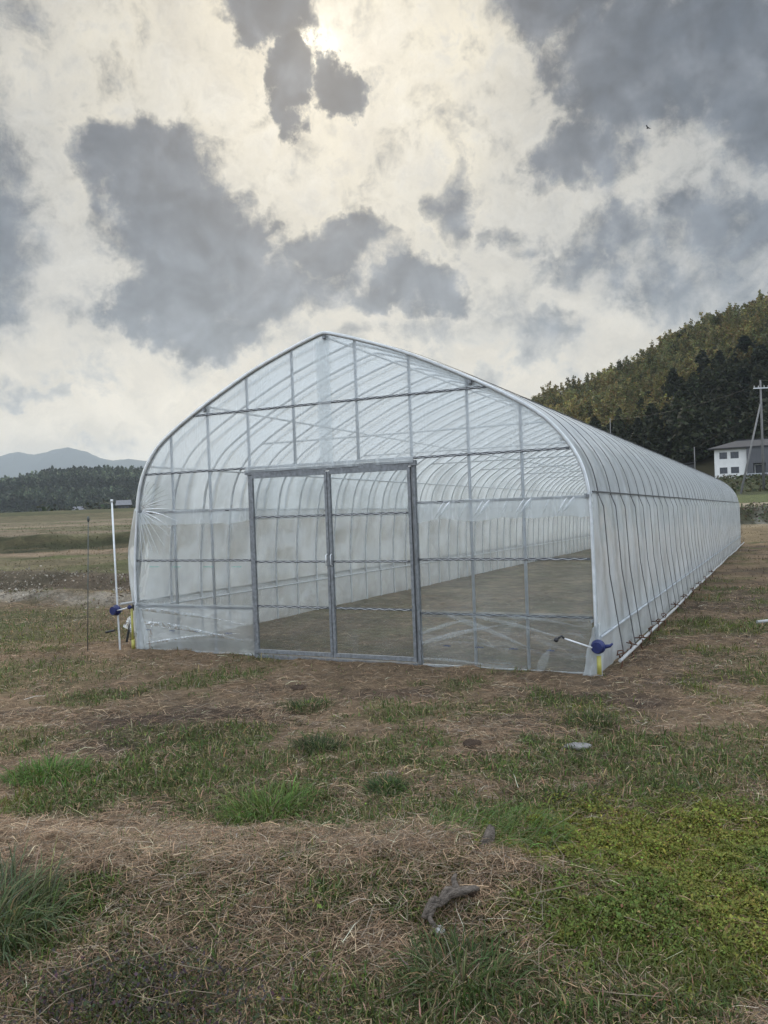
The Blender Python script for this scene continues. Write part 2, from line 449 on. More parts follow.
def ground(x, y, fine=True):
    x = np.asarray(x, float); y = np.asarray(y, float)
    u, v = uv(x, y)
    base = -SL * np.clip(v, 0, 28)
    # left: low field terraces
    t1 = y + .5 * (x + 7.7) - 16.4
    tl = .14 * sst(-.5, .3, t1) * (1 + .6 * (vnoise(x * 1.3, y * 1.3, 5) - .5)) + .24 * sst(.8, 2.0, t1)
    tl = tl + .5 * sst(31 + 1.2 * vnoise(x * .2, 0 * x, 9), 33.2 + vnoise(x * .2, 0 * x, 9), y) + .1 * sst(34, 105, y) + 1.55 * sst(108, 150, y) + .6 * sst(160, 600, y)
    # right / beyond the greenhouse
    tr = -.53 + 1.08 * sst(51, 54.5, y) + .45 * sst(70, 92, y) + 2.3 * sst(92, 117, y) + .8 * sst(140, 190, y)
    wl = sst(6.4, 8.6, u)
    near = base * (1 - wl) + tl * wl
    w2 = sst(-.12, .22, x / np.maximum(y, 1))
    far = tl * (1 - w2) + tr * w2
    k = sst(33, 48, y)
    z = near * (1 - k) + far * k
    # a low heap of raked dry grass in front and a dip towards the camera
    q = y - 3.62 - .12 * np.sin(x * 1.7) + .1 * x
    z = z + .09 * np.exp(-(q / .42) ** 2) * sst(1.3, .5, x) - .07 * sst(3.5, 2.6, y)
    if fine:
        d = np.hypot(x, y)
        fade = np.clip(14 / (d + 6), 0, 1)
        inside = sst(-.3, .1, u) * sst(5.8, 5.4, u) * sst(-.25, .1, v)
        am = (1 - .75 * inside)
        z = z + am * ((fbm(x * .9, y * .9, 21) - .5) * .10 * np.where(d < 30, 1, 1.5) + (fbm(x * 4, y * 4, 31, 3) - .5) * .055 * fade + (vnoise(x * 16, y * 16, 41) - .5) * .016 * fade)
        z = z + (.012 + .10 * (fbm(u * 2.5, v * 2.5, 57, 3) - .42)).clip(0, 1) * np.exp(-((v + .10) / .10) ** 2) * sst(-.3, 0, u) * sst(5.8, 5.4, u)
        rub = np.exp(-(t1 / .55) ** 2) * sst(6.4, 8.4, u) * (y < 40)
        z = z + rub * (fbm(x * 3, y * 3, 77, 3) - .35) * .22
    return z

# where green things grow: x, y, rx, ry, strength
PATCH = [
    (1.35, 3.75, .95, .50, 1.0), (.95, 3.2, .55, .32, .9), (1.9, 3.6, .6, .9, .9), (.50, 3.92, .42, .24, .9), (-.70, 4.5, .30, .26, .9), (-2.2, 5.25, .34, .22, .8),
    (-1.35, 5.0, .75, .28, .75), (-1.0, 4.6, .55, .22, .6), (-.5, 5.55, .3, .3, .55), (-.68, 6.7, .32, .2, .6), (-2.72, 7.5, .5, .25, .6), (.54, 6.5, .5, .32, .5),
    (1.46, 5.97, .4, .3, .6), (.67, 4.95, .34, .25, .65), (1.61, 5.3, .55, .28, .55), (-1.5, 3.25, .35, .35, .85), (-.8, 2.85, .7, .3, .3), (-.1, 2.75, .6, .3, .35),
    (.55, 2.85, .4, .25, .4), (-4.2, 8.6, 1.6, .8, .5), (-5.5, 11.5, 2.5, 1.2, .55), (-5, 14, 3, 1.0, .4), (2.6, 5.2, .7, .5, .45), (4.6, 10.3, .9, .7, .7), (3.6, 8.0, .7, .3, .4),
    (1.0, 6.6, .5, .2, .4), (-1.8, 6.1, .7, .2, .45), (-.95, 3.35, .35, .22, .5), (-3.0, 6.2, .5, .3, .4), (-.05, 4.7, .16, .12, .7)]

def green(x, y):
    g = np.zeros_like(np.asarray(x, float))
    wx = x + (fbm(x * 2.2, y * 2.2, 3) - .5) * .7; wy = y + (fbm(x * 2.2, y * 2.2, 8) - .5) * .55
    for (a, b, ra, rb, s) in PATCH:
        d = ((wx - a) / ra) ** 2 + ((wy - b) / rb) ** 2
        g = np.maximum(g, s * np.clip(1.25 - d * .85, 0, 1))
    n = fbm(x * 1.5, y * 1.5, 55)
    g = np.maximum(g, sst(.50, .70, n) * .65)
    return np.clip(g * (.55 + .9 * fbm(x * 6, y * 6, 66, 3)), 0, 1)

def lerp3(a, b, t):
    t = np.asarray(t)[..., None]
    return np.asarray(a) * (1 - t) + np.asarray(b) * t

def ground_color(x, y):
    u, v = uv(x, y)
    n = fbm(x * .8, y * .8, 91); n2 = fbm(x * 5, y * 5, 92, 3)
    straw = np.array((.165, .118, .078)); soil = np.array((.068, .052, .039)); gr = np.array((.050, .064, .018)); pale = np.array((.30, .27, .23))
    c = lerp3(straw, soil, sst(.42, .68, .6 * n + .4 * n2))
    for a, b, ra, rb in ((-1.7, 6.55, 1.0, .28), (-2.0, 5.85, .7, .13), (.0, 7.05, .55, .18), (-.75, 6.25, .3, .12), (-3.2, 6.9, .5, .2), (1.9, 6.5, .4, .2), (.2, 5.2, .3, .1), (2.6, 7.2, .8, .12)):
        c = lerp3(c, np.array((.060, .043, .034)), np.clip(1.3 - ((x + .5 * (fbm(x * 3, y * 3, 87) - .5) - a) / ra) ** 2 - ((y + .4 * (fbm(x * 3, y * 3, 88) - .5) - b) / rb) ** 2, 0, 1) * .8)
    c = lerp3(c, gr, green(x, y) * .85)
    # tilled soil inside the greenhouse
    ins = sst(-.1, .1, u) * sst(5.6, 5.4, u) * sst(-.1, .15, v) * sst(28.2, 27.8, v)
    c = lerp3(c, lerp3((.22, .175, .12), (.125, .115, .065), sst(.36, .64, .5 * fbm(x * 1.1, y * 1.1, 37) + .5 * fbm(x * 5.5, y * 5.5, 38))), ins * .95)
    # field bands
    wob = 5 * (fbm(x * .09, y * .09, 12) - .5)
    yy = y + wob * np.clip(y / 30, 0, 1.5)
    lf = sst(6.4, 8.2, u) * (y < 45) + (y >= 45) * (1 - sst(-.12, .22, x / np.maximum(y, 1)))
    lf = np.clip(lf, 0, 1)
    t1 = y + .5 * (x + 7.7) - 16.4
    band = np.broadcast_to(np.array((.082, .085, .042)), c.shape)
    band = lerp3(band, (.13, .10, .066), sst(.35, .65, fbm(x * .5, y * .5, 14)))
    mid = lerp3((.070, .078, .034), (.125, .108, .068), sst(.40, .62, fbm(x * .35, y * .6, 15, 5)))
    band = lerp3(band, mid, sst(1.5, 2.4, t1))
    band = lerp3(band, lerp3((.045, .037, .030), (.09, .072, .055), vnoise(x * 2, y * 2, 29)), sst(.45, .8, t1) * sst(2.6, 1.9, t1) * .85)
    band = band * .85
    band = lerp3(band, pale * .72, np.exp(-((t1 + .05) / .34) ** 2) * sst(.3, .55, fbm(x * 1.6, y * 1.6, 16)) * (y < 40))
    band = lerp3(band, (.155, .118, .085), sst(26.5, 28, yy) * sst(31.5, 30.5, yy))
    band = lerp3(band, lerp3((.020, .024, .012), (.048, .044, .025), sst(.45, .65, fbm(x * .5, y * 1.5, 28))), sst(30.2, 31.2, yy) * sst(34.4, 33.4, yy))
    band = lerp3(band, lerp3((.125, .103, .076), (.075, .076, .042), sst(.48, .68, fbm(x * .08, y * .25, 18))), sst(33.5, 34.5, yy))
    band = lerp3(band, (.20, .17, .12), np.exp(-((yy - 58) / 2.5) ** 2) * .7)
    band = lerp3(band, lerp3((.042, .047, .023), (.074, .066, .040), sst(.35, .6, fbm(x * .05, y * .12, 19))), sst(95, 108, yy))
    c = lerp3(c, band, lf * sst(9, 13, y))
    rf = (y >= 34) * sst(-.12, .22, x / np.maximum(y, 1))
    rb = np.broadcast_to(np.array((.13, .10, .062)), c.shape)
    rb = lerp3(rb, (.20, .165, .115), sst(45, 48, yy) * sst(51.5, 50.8, yy) * .6)
    rb = lerp3(rb, lerp3((.036, .037, .022), (.11, .105, .09), sst(.55, .68, fbm(x * .9, y * .9, 27))), sst(50.8, 51.5, yy))
    rb = lerp3(rb, (.23, .195, .15), sst(56, 57, yy) * sst(69, 66, yy))
    rb = lerp3(rb, (.070, .082, .034), sst(67, 70, yy))
    rb = lerp3(rb, (.040, .046, .022), sst(91, 94, yy))
    c = lerp3(c, rb, rf)
    c = c * (.72 + .56 * n2[..., None])
    return np.clip(c * np.array((1.10, 1.08, 1.02)), .004, 1)

# one ground sheet, fine near the camera, out to the haze's edge
ang_f = np.linspace(-48, 48, 385)
ang_b = np.linspace(48, 312, 90)[1:-1]
angs = np.radians(np.concatenate([ang_f, ang_b])); nA = len(angs)
rad = np.concatenate([[.25], np.geomspace(.6, 7000, 760)]); nR = len(rad)
RR, AA = np.meshgrid(rad, angs, indexing='ij')
GX = RR * np.sin(AA); GY = RR * np.cos(AA)
gx, gy = GX.ravel(), GY.ravel()
gz = ground(gx, gy)
gz = np.where(gy > 600, gz + 0, gz)
V = np.stack([gx, gy, gz], 1)
i0 = (np.arange(nR - 1)[:, None] * nA + np.arange(nA)[None, :]); i1 = (np.arange(nR - 1)[:, None] * nA + (np.arange(nA)[None, :] + 1) % nA)
Q = np.stack([i0, i0 + nA, i1 + nA, i1], -1).reshape(-1, 4)[:, ::-1]
gm, nt, out = new_mat('field_soil')
at = nt.new('ShaderNodeAttribute', attribute_name='Col')
p = nt.new('ShaderNodeBsdfPrincipled'); p.inputs['Roughness'].default_value = .95; p.inputs['Specular IOR Level'].default_value = .15
tcg = nt.new('ShaderNodeTexCoord')
nf = nt.noise(tcg.outputs['Object'], 60, 8, .7); nm = nt.noise(tcg.outputs['Object'], 9, 8, .7, .6); nl = nt.noise(tcg.outputs['Object'], .7, 8, .65, .3)
k = nt.m('MULTIPLY', nt.mr(nf, .3, .7, .6, 1.4), nt.mr(nm, .3, .7, .68, 1.32))
k = nt.m('MULTIPLY', k, nt.mr(nl, .3, .7, .75, 1.25))
vs_ = nt.vm('SCALE', at.outputs['Color'], None); nt.put(vs_.node.inputs['Scale'], k)
nt.put(p.inputs['Base Color'], vs_)
bp = nt.new('ShaderNodeBump'); bp.inputs['Strength'].default_value = .8; bp.inputs['Distance'].default_value = .03
nt.put(bp.inputs['Height'], nt.m('ADD', nf, nt.m('MULTIPLY', nm, 1.5))); nt.put(p.inputs['Normal'], bp.outputs[0])
nt.l.new(p.outputs[0], out.inputs[0])
g = np_mesh('ground', V, Q, None, ground_color(gx, gy), gm, True)
tag(g, kind='structure')

# ------------------------------------------------------------------ grass, straw, ground cover
def blades(x, y, length, width, lean, colr, z=None, az=None):
    n = len(x)
    if z is None: z = ground(x, y) - .006
    if az is None: az = rng.uniform(0, 2 * math.pi, n)
    d = np.stack([np.cos(az), np.sin(az), np.zeros(n)], 1)
    s = np.stack([-np.sin(az), np.cos(az), np.zeros(n)], 1)
    yaw = rng.uniform(-.9, .9, n)[:, None]
    s = s * np.cos(yaw) + d * np.sin(yaw)
    pt = np.stack([x, y, z], 1); L = length[:, None]; hw = width[:, None] / 2
    up = np.array((0, 0, 1.0)); rows = []
    wl = 1.0
    for k, (f, wd) in enumerate(((.3, 1.0), (.9, .95), (1.5, .7), (1.95, 0))):
        rows.append((pt, 1.0 if k == 0 else wl)); wl = wd
        an = np.minimum(lean * f, 2.2)
        pt = pt + (up * np.cos(an)[:, None] + d * np.sin(an)[:, None]) * L * .27
    P_ = []
    for q, wd in rows: P_ += [q - s * hw * wd, q + s * hw * wd]
    P_.append(pt)
    V = np.stack(P_, 1).reshape(-1, 3)
    o = np.arange(n) * 9
    Q = np.concatenate([np.stack([o + 2 * k, o + 2 * k + 1, o + 2 * k + 3, o + 2 * k + 2], 1) for k in range(3)]); T = np.stack([o + 6, o + 7, o + 8], 1)
    C = np.repeat(colr, 9, 0)
    return V, Q, T, C

def jitter(base, n, a=.3, h=.12):
    c = np.asarray(base)[None, :] * np.exp(rng.normal(0, a, (n, 1))) * np.exp(rng.normal(0, h, (n, 3)))
    return np.clip(c, .004, .8)

def frustum_pts(n, y0, y1, k=.56, pw=1.6):
    t = rng.uniform(0, 1, n)
    y = (y0 ** (1 - pw) + t * (y1 ** (1 - pw) - y0 ** (1 - pw))) ** (1 / (1 - pw))
    x = rng.uniform(-1, 1, n) * (k * y + .25)
    return x, y

def outside(x, y):
    u, v = uv(x, y)
    return ~((u > -.08) & (u < 5.52) & (v > -.06) & (v < 28))

# dead cut grass lying about
x, y = frustum_pts(380000, 2.2, 16, .58, 1.6)
mx_ = rng.uniform(-2.3, .85, 70000); my_ = 3.62 - .1 * mx_ + rng.normal(0, .26, 70000)
x, y = np.concatenate([x, mx_]), np.concatenate([y, my_])
gn = green(x, y); dn = fbm(x * 1.1, y * 1.1, 71); heap = np.exp(-((y - 3.62 + .1 * x) / .5) ** 2) * sst(1.0, .3, x)
keep = (rng.uniform(0, 1, len(x)) < np.clip(.34 + 1.0 * sst(.36, .62, dn) + heap, 0, 1) * np.clip(1 - 1.2 * gn, .03, 1)) & (outside(x, y) | (rng.uniform(0, 1, len(x)) < .75))
x, y = x[keep], y[keep]; n = len(x)
z = ground(x, y); dist = np.hypot(x, y)
hp = np.exp(-((y - 3.62 + .1 * x) / .5) ** 2) * sst(1.0, .3, x)
z = z + rng.exponential(.006, n) + rng.uniform(0, .05, n) * hp
azs = rng.normal(.5, 1.2, n) + np.where(rng.uniform(0, 1, n) < .3, 1.6, 0)
L = np.clip(rng.lognormal(-2.7, .5, n), .02, .18) * (1 + .03 * dist)
W = rng.uniform(.0006, .0015, n) * (1 + .15 * dist)
d = np.stack([np.cos(azs), np.sin(azs), rng.normal(0, .10, n) + hp * rng.normal(0, .15, n)], 1); s = np.stack([-np.sin(azs), np.cos(azs), rng.normal(0, .4, n)], 1)
c0 = np.stack([x, y, z], 1); md = rng.uniform(0, .10, n)[:, None] * L[:, None] * np.array((0, 0, 1.0)); kk = s * (rng.normal(0, .08, n) * L)[:, None]
a = c0 - d * L[:, None] / 2; b = c0 + md + kk; e = c0 + d * L[:, None] / 2; hw = (s * W[:, None] / 2)
V = np.stack([a - hw, a + hw, b - hw, b + hw, e - hw * .5, e + hw * .5], 1).reshape(-1, 3)
o = np.arange(n) * 6
Q = np.concatenate([np.stack([o, o + 1, o + 3, o + 2], 1), np.stack([o + 2, o + 3, o + 5, o + 4], 1)])
pal = np.array((1.12, 1.03, .93)) * np.array([(.27, .20, .135), (.20, .145, .10), (.34, .28, .20), (.13, .10, .075), (.24, .165, .115), (.22, .20, .17)])
C = pal[rng.integers(0, len(pal), n)] * np.exp(rng.normal(0, .42, (n, 1)))
tag(np_mesh('dry_straw', V, Q, None, np.repeat(np.clip(C, 0, .7), 6, 0), M['straw'], False), kind='stuff')

# short living grass
x, y = frustum_pts(330000, 2.15, 17, .6, 1.7)
gn = green(x, y)
keep = (rng.uniform(0, 1, len(x)) < np.clip(gn * 1.0 + .03, 0, 1)) & outside(x, y)
x, y = x[keep], y[keep]; n = len(x); dist = np.hypot(x, y); gn = gn[keep]
clov = np.clip(1.3 - ((x - 1.5) / 1.25) ** 2 - ((y - 3.6) / .8) ** 2, 0, 1)
C = lerp3(jitter((.078, .108, .028), n, .34), jitter((.150, .165, .036), n, .30), np.clip(clov + .5 * (vnoise(x * .8, y * .8, 99) > .62), 0, 1))
drk = sst(3.05, 2.7, y)
C = C * (1 - .25 * drk[:, None])
dead = rng.uniform(0, 1, n) < .24
C[dead] = jitter((.27, .21, .12), int(dead.sum()), .25)
L = rng.uniform(.02, .065, n) * (.7 + .7 * gn) * (1 - .65 * clov) * (1 + .35 * drk) * (1 + .035 * dist)
V, Q, T, C = blades(x, y, L, rng.uniform(.0022, .005, n) * (1 + .10 * dist), np.abs(rng.normal(.95, .45, n)), C)
tag(np_mesh('grass', V, Q, T, C, M['grass']), kind='stuff')

# chickweed and clover: tiny leaves
def leaves(x, y, z, size, tilt, colr, elong=1.5):
    n = len(x); a = rng.uniform(0, 6.283, n)
    d = np.stack([np.cos(a), np.sin(a), rng.normal(0, tilt, n)], 1); s = np.stack([-np.sin(a), np.cos(a), rng.normal(0, tilt, n)], 1)
    c = np.stack([x, y, z], 1); S = size[:, None]
    V = np.stack([c - d * S * .5 * elong, c + s * S * .5, c + d * S * .5 * elong, c - s * S * .5], 1).reshape(-1, 3)
    o = np.arange(n) * 4
    return V, np.stack([o, o + 1, o + 2, o + 3], 1), np.repeat(colr, 4, 0)
x = rng.normal(1.4, .95, 420000); y = rng.normal(3.6, .68, 420000)
pm = green(x, y) * np.clip(1.5 - ((x - 1.45) / 1.25) ** 2 - ((y - 3.55) / .85) ** 2, 0, 1)
keep = (rng.uniform(0, 1, len(x)) < pm * 1.3) & (y > 2.2)
x, y = x[keep], y[keep]
x2, y2 = frustum_pts(60000, 2.2, 7, .55, 1.8); k2 = rng.uniform(0, 1, len(x2)) < green(x2, y2) * .6
x, y = np.concatenate([x, x2[k2]]), np.concatenate([y, y2[k2]]); n = len(x)
hgt = (fbm(x * 9, y * 9, 44, 3) - .2).clip(0, 1) * .075
z = ground(x, y) + rng.uniform(.0, 1, n) ** .6 * hgt
C = lerp3(jitter((.180, .188, .036), n, .30), jitter((.120, .150, .032), n, .30), sst(.4, .62, fbm(x * 3, y * 3, 45)))
br = rng.uniform(0, 1, n) < .08
C[br] = jitter((.17, .11, .05), int(br.sum()), .3)
V, Q, C = leaves(x, y, z, rng.lognormal(-5.05, .36, n), .5, C)
tag(np_mesh('chickweed_ground_cover', V, Q, None, C, M['grass']), kind='stuff')

# dark purple dead nettle, lower left
x = rng.normal(-.93, .26, 6000); y = rng.normal(2.78, .14, 6000)
hgt = .03 + .10 * (fbm(x * 14, y * 14, 46, 3) - .25).clip(0, 1)
z = ground(x, y) + rng.uniform(0, 1, 6000) * hgt
C = jitter((.055, .065, .030), 6000, .3)
pu = (z - ground(x, y) > hgt * .6) & (rng.uniform(0, 1, 6000) < .55); C[pu] = jitter((.055, .038, .040), int(pu.sum()), .3)
V, Q, C = leaves(x, y, z, rng.uniform(.006, .013, 6000), .6, C, 1.2)
tag(np_mesh('dead_nettle_weeds', V, Q, None, C, M['grass']), kind='stuff')

# rough grass on the terraces and verges further off
x, y = frustum_pts(60000, 9, 75, .62, 1.35)
u_, v_ = uv(x, y)
t1 = y + .5 * (x + 7.7) - 16.4
keep = outside(x, y) & (rng.uniform(0, 1, len(x)) < .25 + .6 * sst(.45, .6, fbm(x * .4, y * .4, 58)))
x, y = x[keep], y[keep]; n = len(x); dist = np.hypot(x, y)
C = np.clip(ground_color(x, y) * np.exp(rng.normal(.05, .25, (n, 1))) * np.array((1.0, 1.03, .92)), .01, .5)
V, Q, T, C = blades(x, y, rng.uniform(.03, .08, n) * (.6 + .018 * dist), rng.uniform(.005, .010, n) * (.4 + .07 * dist), np.abs(rng.normal(.95, .4, n)), C)
tag(np_mesh('rough_field_grass', V, Q, T, C, M['grass']), kind='stuff')

# single grass tufts that stand out
def tuft(x0, y0, r, n, L, colr, label, az=None, group=None, lean=.95):
    a = rng.uniform(0, 6.283, n); rr = r * rng.uniform(0, 1, n) ** .6
    x = x0 + rr * np.cos(a); y = y0 + rr * np.sin(a)
    az_ = a + rng.normal(0, .6, n) if az is None else az + rng.normal(0, .7, n)
    C = jitter(np.asarray(colr) * 1.0, n, .25)
    dd = rng.uniform(0, 1, n) < .1; C[dd] = jitter((.22, .18, .10), int(dd.sum()), .25)
    V, Q, T, C = blades(x, y, L * rng.uniform(.5, 1.15, n), rng.uniform(.003, .0062, n), np.abs(rng.normal(lean, .35, n)), C, None, az_)
    V = V - np.array((x0, y0, 0))
    o = np_mesh('grass_tuft', V, Q, T, C, M['grass']); o.location = (x0, y0, 0)
    tag(o, label, 'grass tuft', 'tufts of fresh grass in the dry field')
tuft(-.70, 4.50, .24, 900, .16, (.110, .165, .040), 'wide bright green grass tuft with arching blades left of centre in the dry grass')
tuft(-2.22, 5.25, .26, 800, .14, (.085, .155, .034), 'rounded vivid green grass tuft near the left edge of the field')
tuft(-.05, 4.68, .11, 420, .10, (.055, .088, .028), 'small compact dark green grass clump alone in pale straw below the door')
tuft(-1.62, 3.22, .26, 900, .24, (.085, .112, .050), 'tall dull green grass clump with long drooping blades in the lower left corner', lean=.9)
tuft(.48, 3.92, .34, 1000, .13, (.105, .155, .042), 'long soft green grass laid over above the driftwood', az=-.4)
tuft(.22, 2.86, .20, 500, .15, (.055, .082, .026), 'dark green grass clump just below the driftwood')
tuft(-.50, 5.55, .17, 500, .09, (.048, .066, .026), 'low dull green grass tuft straight in front of the left door panel')
tuft(-.68, 6.68, .22, 420, .08, (.055, .080, .026), 'small thin grass tuft nearest the greenhouse doors')
tuft(1.46, 5.95, .2, 420, .08, (.060, .078, .030), 'low grass tuft in front of the right corner crank')

# ------------------------------------------------------------------ greenhouse
FX, FY = CX - HW * CT, CY + HW * ST
gh = empty('greenhouse', (FX, FY, 0), -TH)
tag(gh, 'long arched pipe greenhouse covered in clear plastic film with double sliding doors', 'greenhouse')
STEP = .6; NH = 47; LEN = STEP * (NH - 1)

def to_world(lx, ly, z=0):
    return FX + lx * CT + ly * ST, FY - lx * ST + ly * CT, z
def slope(y): return -SL * max(0, y)

half = [(2.72, -.12), (2.722, .3), (2.722, .8), (2.718, 1.25), (2.712, 1.55), (2.695, 1.72), (2.655, 1.90), (2.585, 2.06), (2.48, 2.215), (2.31, 2.40), (2.06, 2.575), (1.67, 2.795), (1.28, 2.99), (.9, 3.165), (.5, 3.315), (.16, 3.425), (.04, 3.458), (0, 3.462)]
def catmull(pts, k=4):
    pts = [np.array(p, float) for p in pts]; o = []
    ext = [2 * pts[0] - pts[1]] + pts + [2 * pts[-1] - pts[-2]]
    for i in range(len(pts) - 1):
        p0, p1, p2, p3 = ext[i:i + 4]
        for j in range(k):
            t = j / k
            o.append(.5 * ((2 * p1) + (-p0 + p2) * t + (2 * p0 - 5 * p1 + 4 * p2 - p3) * t * t + (-p0 + 3 * p1 - 3 * p2 + p3) * t ** 3))
    o.append(pts[-1]); return o
hp_ = catmull(half, 3)
def lsh(z): return .065 * math.exp(-((z - 1.75) / .5) ** 2)
PROF = [(p[0], p[1]) for p in hp_] + [(-p[0] + lsh(p[1]), p[1]) for p in reversed(hp_[:-1])]       # right foot, ridge, left foot
PZ = np.array([p[1] for p in hp_]); PX = np.array([p[0] for p in hp_])
def arch_x(z): return float(np.interp(z, PZ, PX))
def normals(pr):
    o = []
    for i in range(len(pr)):
        a = np.array(pr[max(0, i - 1)]); b = np.array(pr[min(len(pr) - 1, i + 1)]); t = b - a; t /= np.linalg.norm(t)
        o.append((t[1], -t[0]))
    return o
PN = normals(PROF)

# hoops
hm = MB().tube([(p[0], 0, p[1]) for p in PROF], .0165, 8)
h0 = hm.build('hoop', M['galv'], gh)
hoops = [h0]
for i in range(1, NH):
    c = h0.copy(); col.objects.link(c); c.location = (0, i * STEP, slope(i * STEP)); hoops.append(c)
# doubled end hoop of the front gable
MB().tube([(p[0] * 1.003, -.03, p[1] + .004) for p in PROF], .0165, 8).build('gable_arch', M['galv'], gh)

def lpipe(x, z, r, name, mat, y0=0.0, y1=LEN, wav=0.0, n=24):
    pts = [(x + wav * (vnoise(y * .7, x, 3) - .5), y, z + slope(y) + wav * (vnoise(y * .9, x, 7) - .5)) for y in np.linspace(y0, y1, n)]
    return MB().tube(pts, r, 8).build(name, mat, gh)
# purlins
for x, z in ((0, 3.43), (1.55, 2.82), (-1.55, 2.82), (2.46, 2.19), (-2.46, 2.19)):
    lpipe(x, z, .0125, 'purlin', M['galv'])
# cross ties under every fifth hoop
for i in range(3, NH, 5):
    y = i * STEP; zz = 2.56; xx = arch_x(zz) - .01
    MB().tube([(-xx, y + .02, zz + slope(y)), (xx, y + .02, zz + slope(y))], .0125, 8).build('cross_tie', M['galv'], gh)
def channel(p, q, name='film_channel', parent=None, h=.023, d=.016, per=.055, front=(0, -1, 0)):
    p = np.array(p, float); q = np.array(q, float)
    up = np.cross(q - p, np.array(front, float)); up /= np.linalg.norm(up)
    if up[2] < 0 or (abs(up[2]) < .1 and up[0] < 0): up = -up
    o = MB().bar(p, q, d, h, up).build(name, M['channel'], parent or gh)
    L = np.linalg.norm(q - p); n = max(3, int(L / per)); f = np.array(front, float)
    pts = [p + (q - p) * ((k + .5) / n) + up * (h * .27 * (1 if k % 2 else -1)) + f * (d / 2 + .002) for k in range(n)]
    MB().tube(pts, .0021, 5).build('spring_wire', M['spring'], o)
    return o
# long film channels at the eaves
for s in (1, -1):
    ys = np.linspace(0, LEN, 12)
    mb = MB()
    for a, b in zip(ys[:-1], ys[1:]):
        mb.bar((s * 2.738 + (.065 if s < 0 else 0), a, 1.69 + slope(a)), (s * 2.738 + (.065 if s < 0 else 0), b, 1.69 + slope(b)), .014, .012, (0, 0, 1))
    mb.build('eave_channel', M['channel'], gh)
    lpipe(s * 2.69, .50, .013, 'base_rail', M['galv'])

# front frame: posts
ZR = (.537, 1.074, 1.643, 2.096, 2.734)
post_u = [(.635, 0, 2.575), (1.165, 0, 2.885), (1.771, 0, 3.165), (3.745, 0, 3.10), (4.30, 0, 2.80), (4.84, 0, 2.48), (2.375, 2.1, 3.365), (3.147, 2.1, 3.32)]
for u, z0, z1 in post_u:
    z1 = float(np.interp(abs(HW - u), PX[::-1], PZ[::-1])) - .01
    MB().tube([(HW - u, 0, z0 - (.1 if z0 == 0 else 0)), (HW - u, 0, z1)], .0165, 8).build('gable_post', M['galv'], gh)
JB, JA = HW - 1.752, HW - 3.712       # door opening, right and left
for zi, z in enumerate(ZR):
    xw = arch_x(z) - .02
    if zi < 3:
        for a, b in ((-xw + lsh(z), JA - .03), (JB + .03, xw)):
            channel((a, -.026, z), (b, -.026, z))
    else:
        channel((-xw + lsh(z), -.026, z), (xw, -.026, z))
MB().box((0, -.012, .012), (5.36, .03, .024)).build('base_plate', M['galv'], gh)

# film sheets: rows between two heights, kept inside the arch, slightly uneven
def sheet(x0, x1, z0, z1, y, nx, nz, mat, name, amp=.008, seed=0, hem=0.0, parent=None, inset=.0):
    vs = []; fs = []
    for j in range(nz + 1):
        z = z0 + (z1 - z0) * j / nz
        ax = arch_x(min(z, 3.46)) - inset
        a, b = max(x0, -ax + lsh(z)), min(x1, ax)
        for i in range(nx + 1):
            x = a + (b - a) * i / nx
            zz = z
            if hem and j < nz:
                zz = z + hem * (float(fbm(np.array(x * 3.1), np.array(seed + .5), seed, 3)) - .5) * 2 * (1 - j / nz)
            yy = y + amp * 2 * (float(fbm(np.array(x * 2.3), np.array(z * 1.1), seed)) - .5)
            if hem: yy -= amp * 1.5 * math.sin(x * 19 + 3 * math.sin(x * 5)) * (1 - .8 * j / nz)
            vs.append((x, yy, zz))
    for j in range(nz):
        for i in range(nx):
            k = j * (nx + 1) + i
            fs.append((k, k + 1, k + nx + 2, k + nx + 1))
    return MB().add(vs, fs, True).build(name, mat, parent or gh)
sheet(-2.72, 2.72, 2.096, 3.455, -.02, 50, 26, M['film_gable_top'], 'gable_film', .006, 1)
sheet(-2.72, JA - .03, .50, 2.096, -.021, 16, 22, M['film_front'], 'gable_film', .012, 2)
sheet(JB + .03, 2.72, .50, 2.096, -.021, 24, 22, M['film_front'], 'gable_film', .008, 3)
sheet(-2.72, JA - .03, 1.50, 1.66, -.040, 70, 6, M['film_hem'], 'film_hem', .008, 4, .035)
sheet(JB + .03, 2.72, 1.46, 1.66, -.040, 110, 6, M['film_hem'], 'film_hem', .008, 5, .05)
sheet(-2.72, JA - .03, -.02, .57, -.045, 30, 10, M['film_low'], 'skirt_film', .018, 6)
sheet(JB + .03, 2.70, -.02, .57, -.045, 46, 10, M['film_skirt_clear'], 'skirt_film', .016, 7)
sheet(-.10, .06, 2.11, 3.39, -.034, 3, 20, M['film_hem'], 'film_overlap', .004, 8)
# printed marks along the skirt and the side film: short dashes of blue and green print
def dashes(xs, z, y, mat, name, hh=.014):
    for x, wdt in xs:
        k = max(3, int(wdt / .016)); mb = MB()
        for t in range(k):
            mb.box((x + wdt * t / k, y, z + .0015 * (t % 3)), (.009 + .004 * ((t * 7) % 3) / 2, .001, hh * (.7 + .3 * ((t * 5) % 4) / 3)))
        mb.build(name, mat, gh)
dashes([(1.25, .08), (1.58, .09), (1.92, .09), (2.28, .08)], .225, -.068, M['blue_ink'], 'film_print')
dashes([(-2.55, .09), (-2.2, .09), (-1.85, .08), (-1.4, .1)], .255, -.068, M['blue_ink'], 'film_print')
dashes([(-2.5, .16), (-2.15, .13), (-1.7, .15), (-1.3, .14)], 1.0, -.030, M['green_ink'], 'film_print', .010)

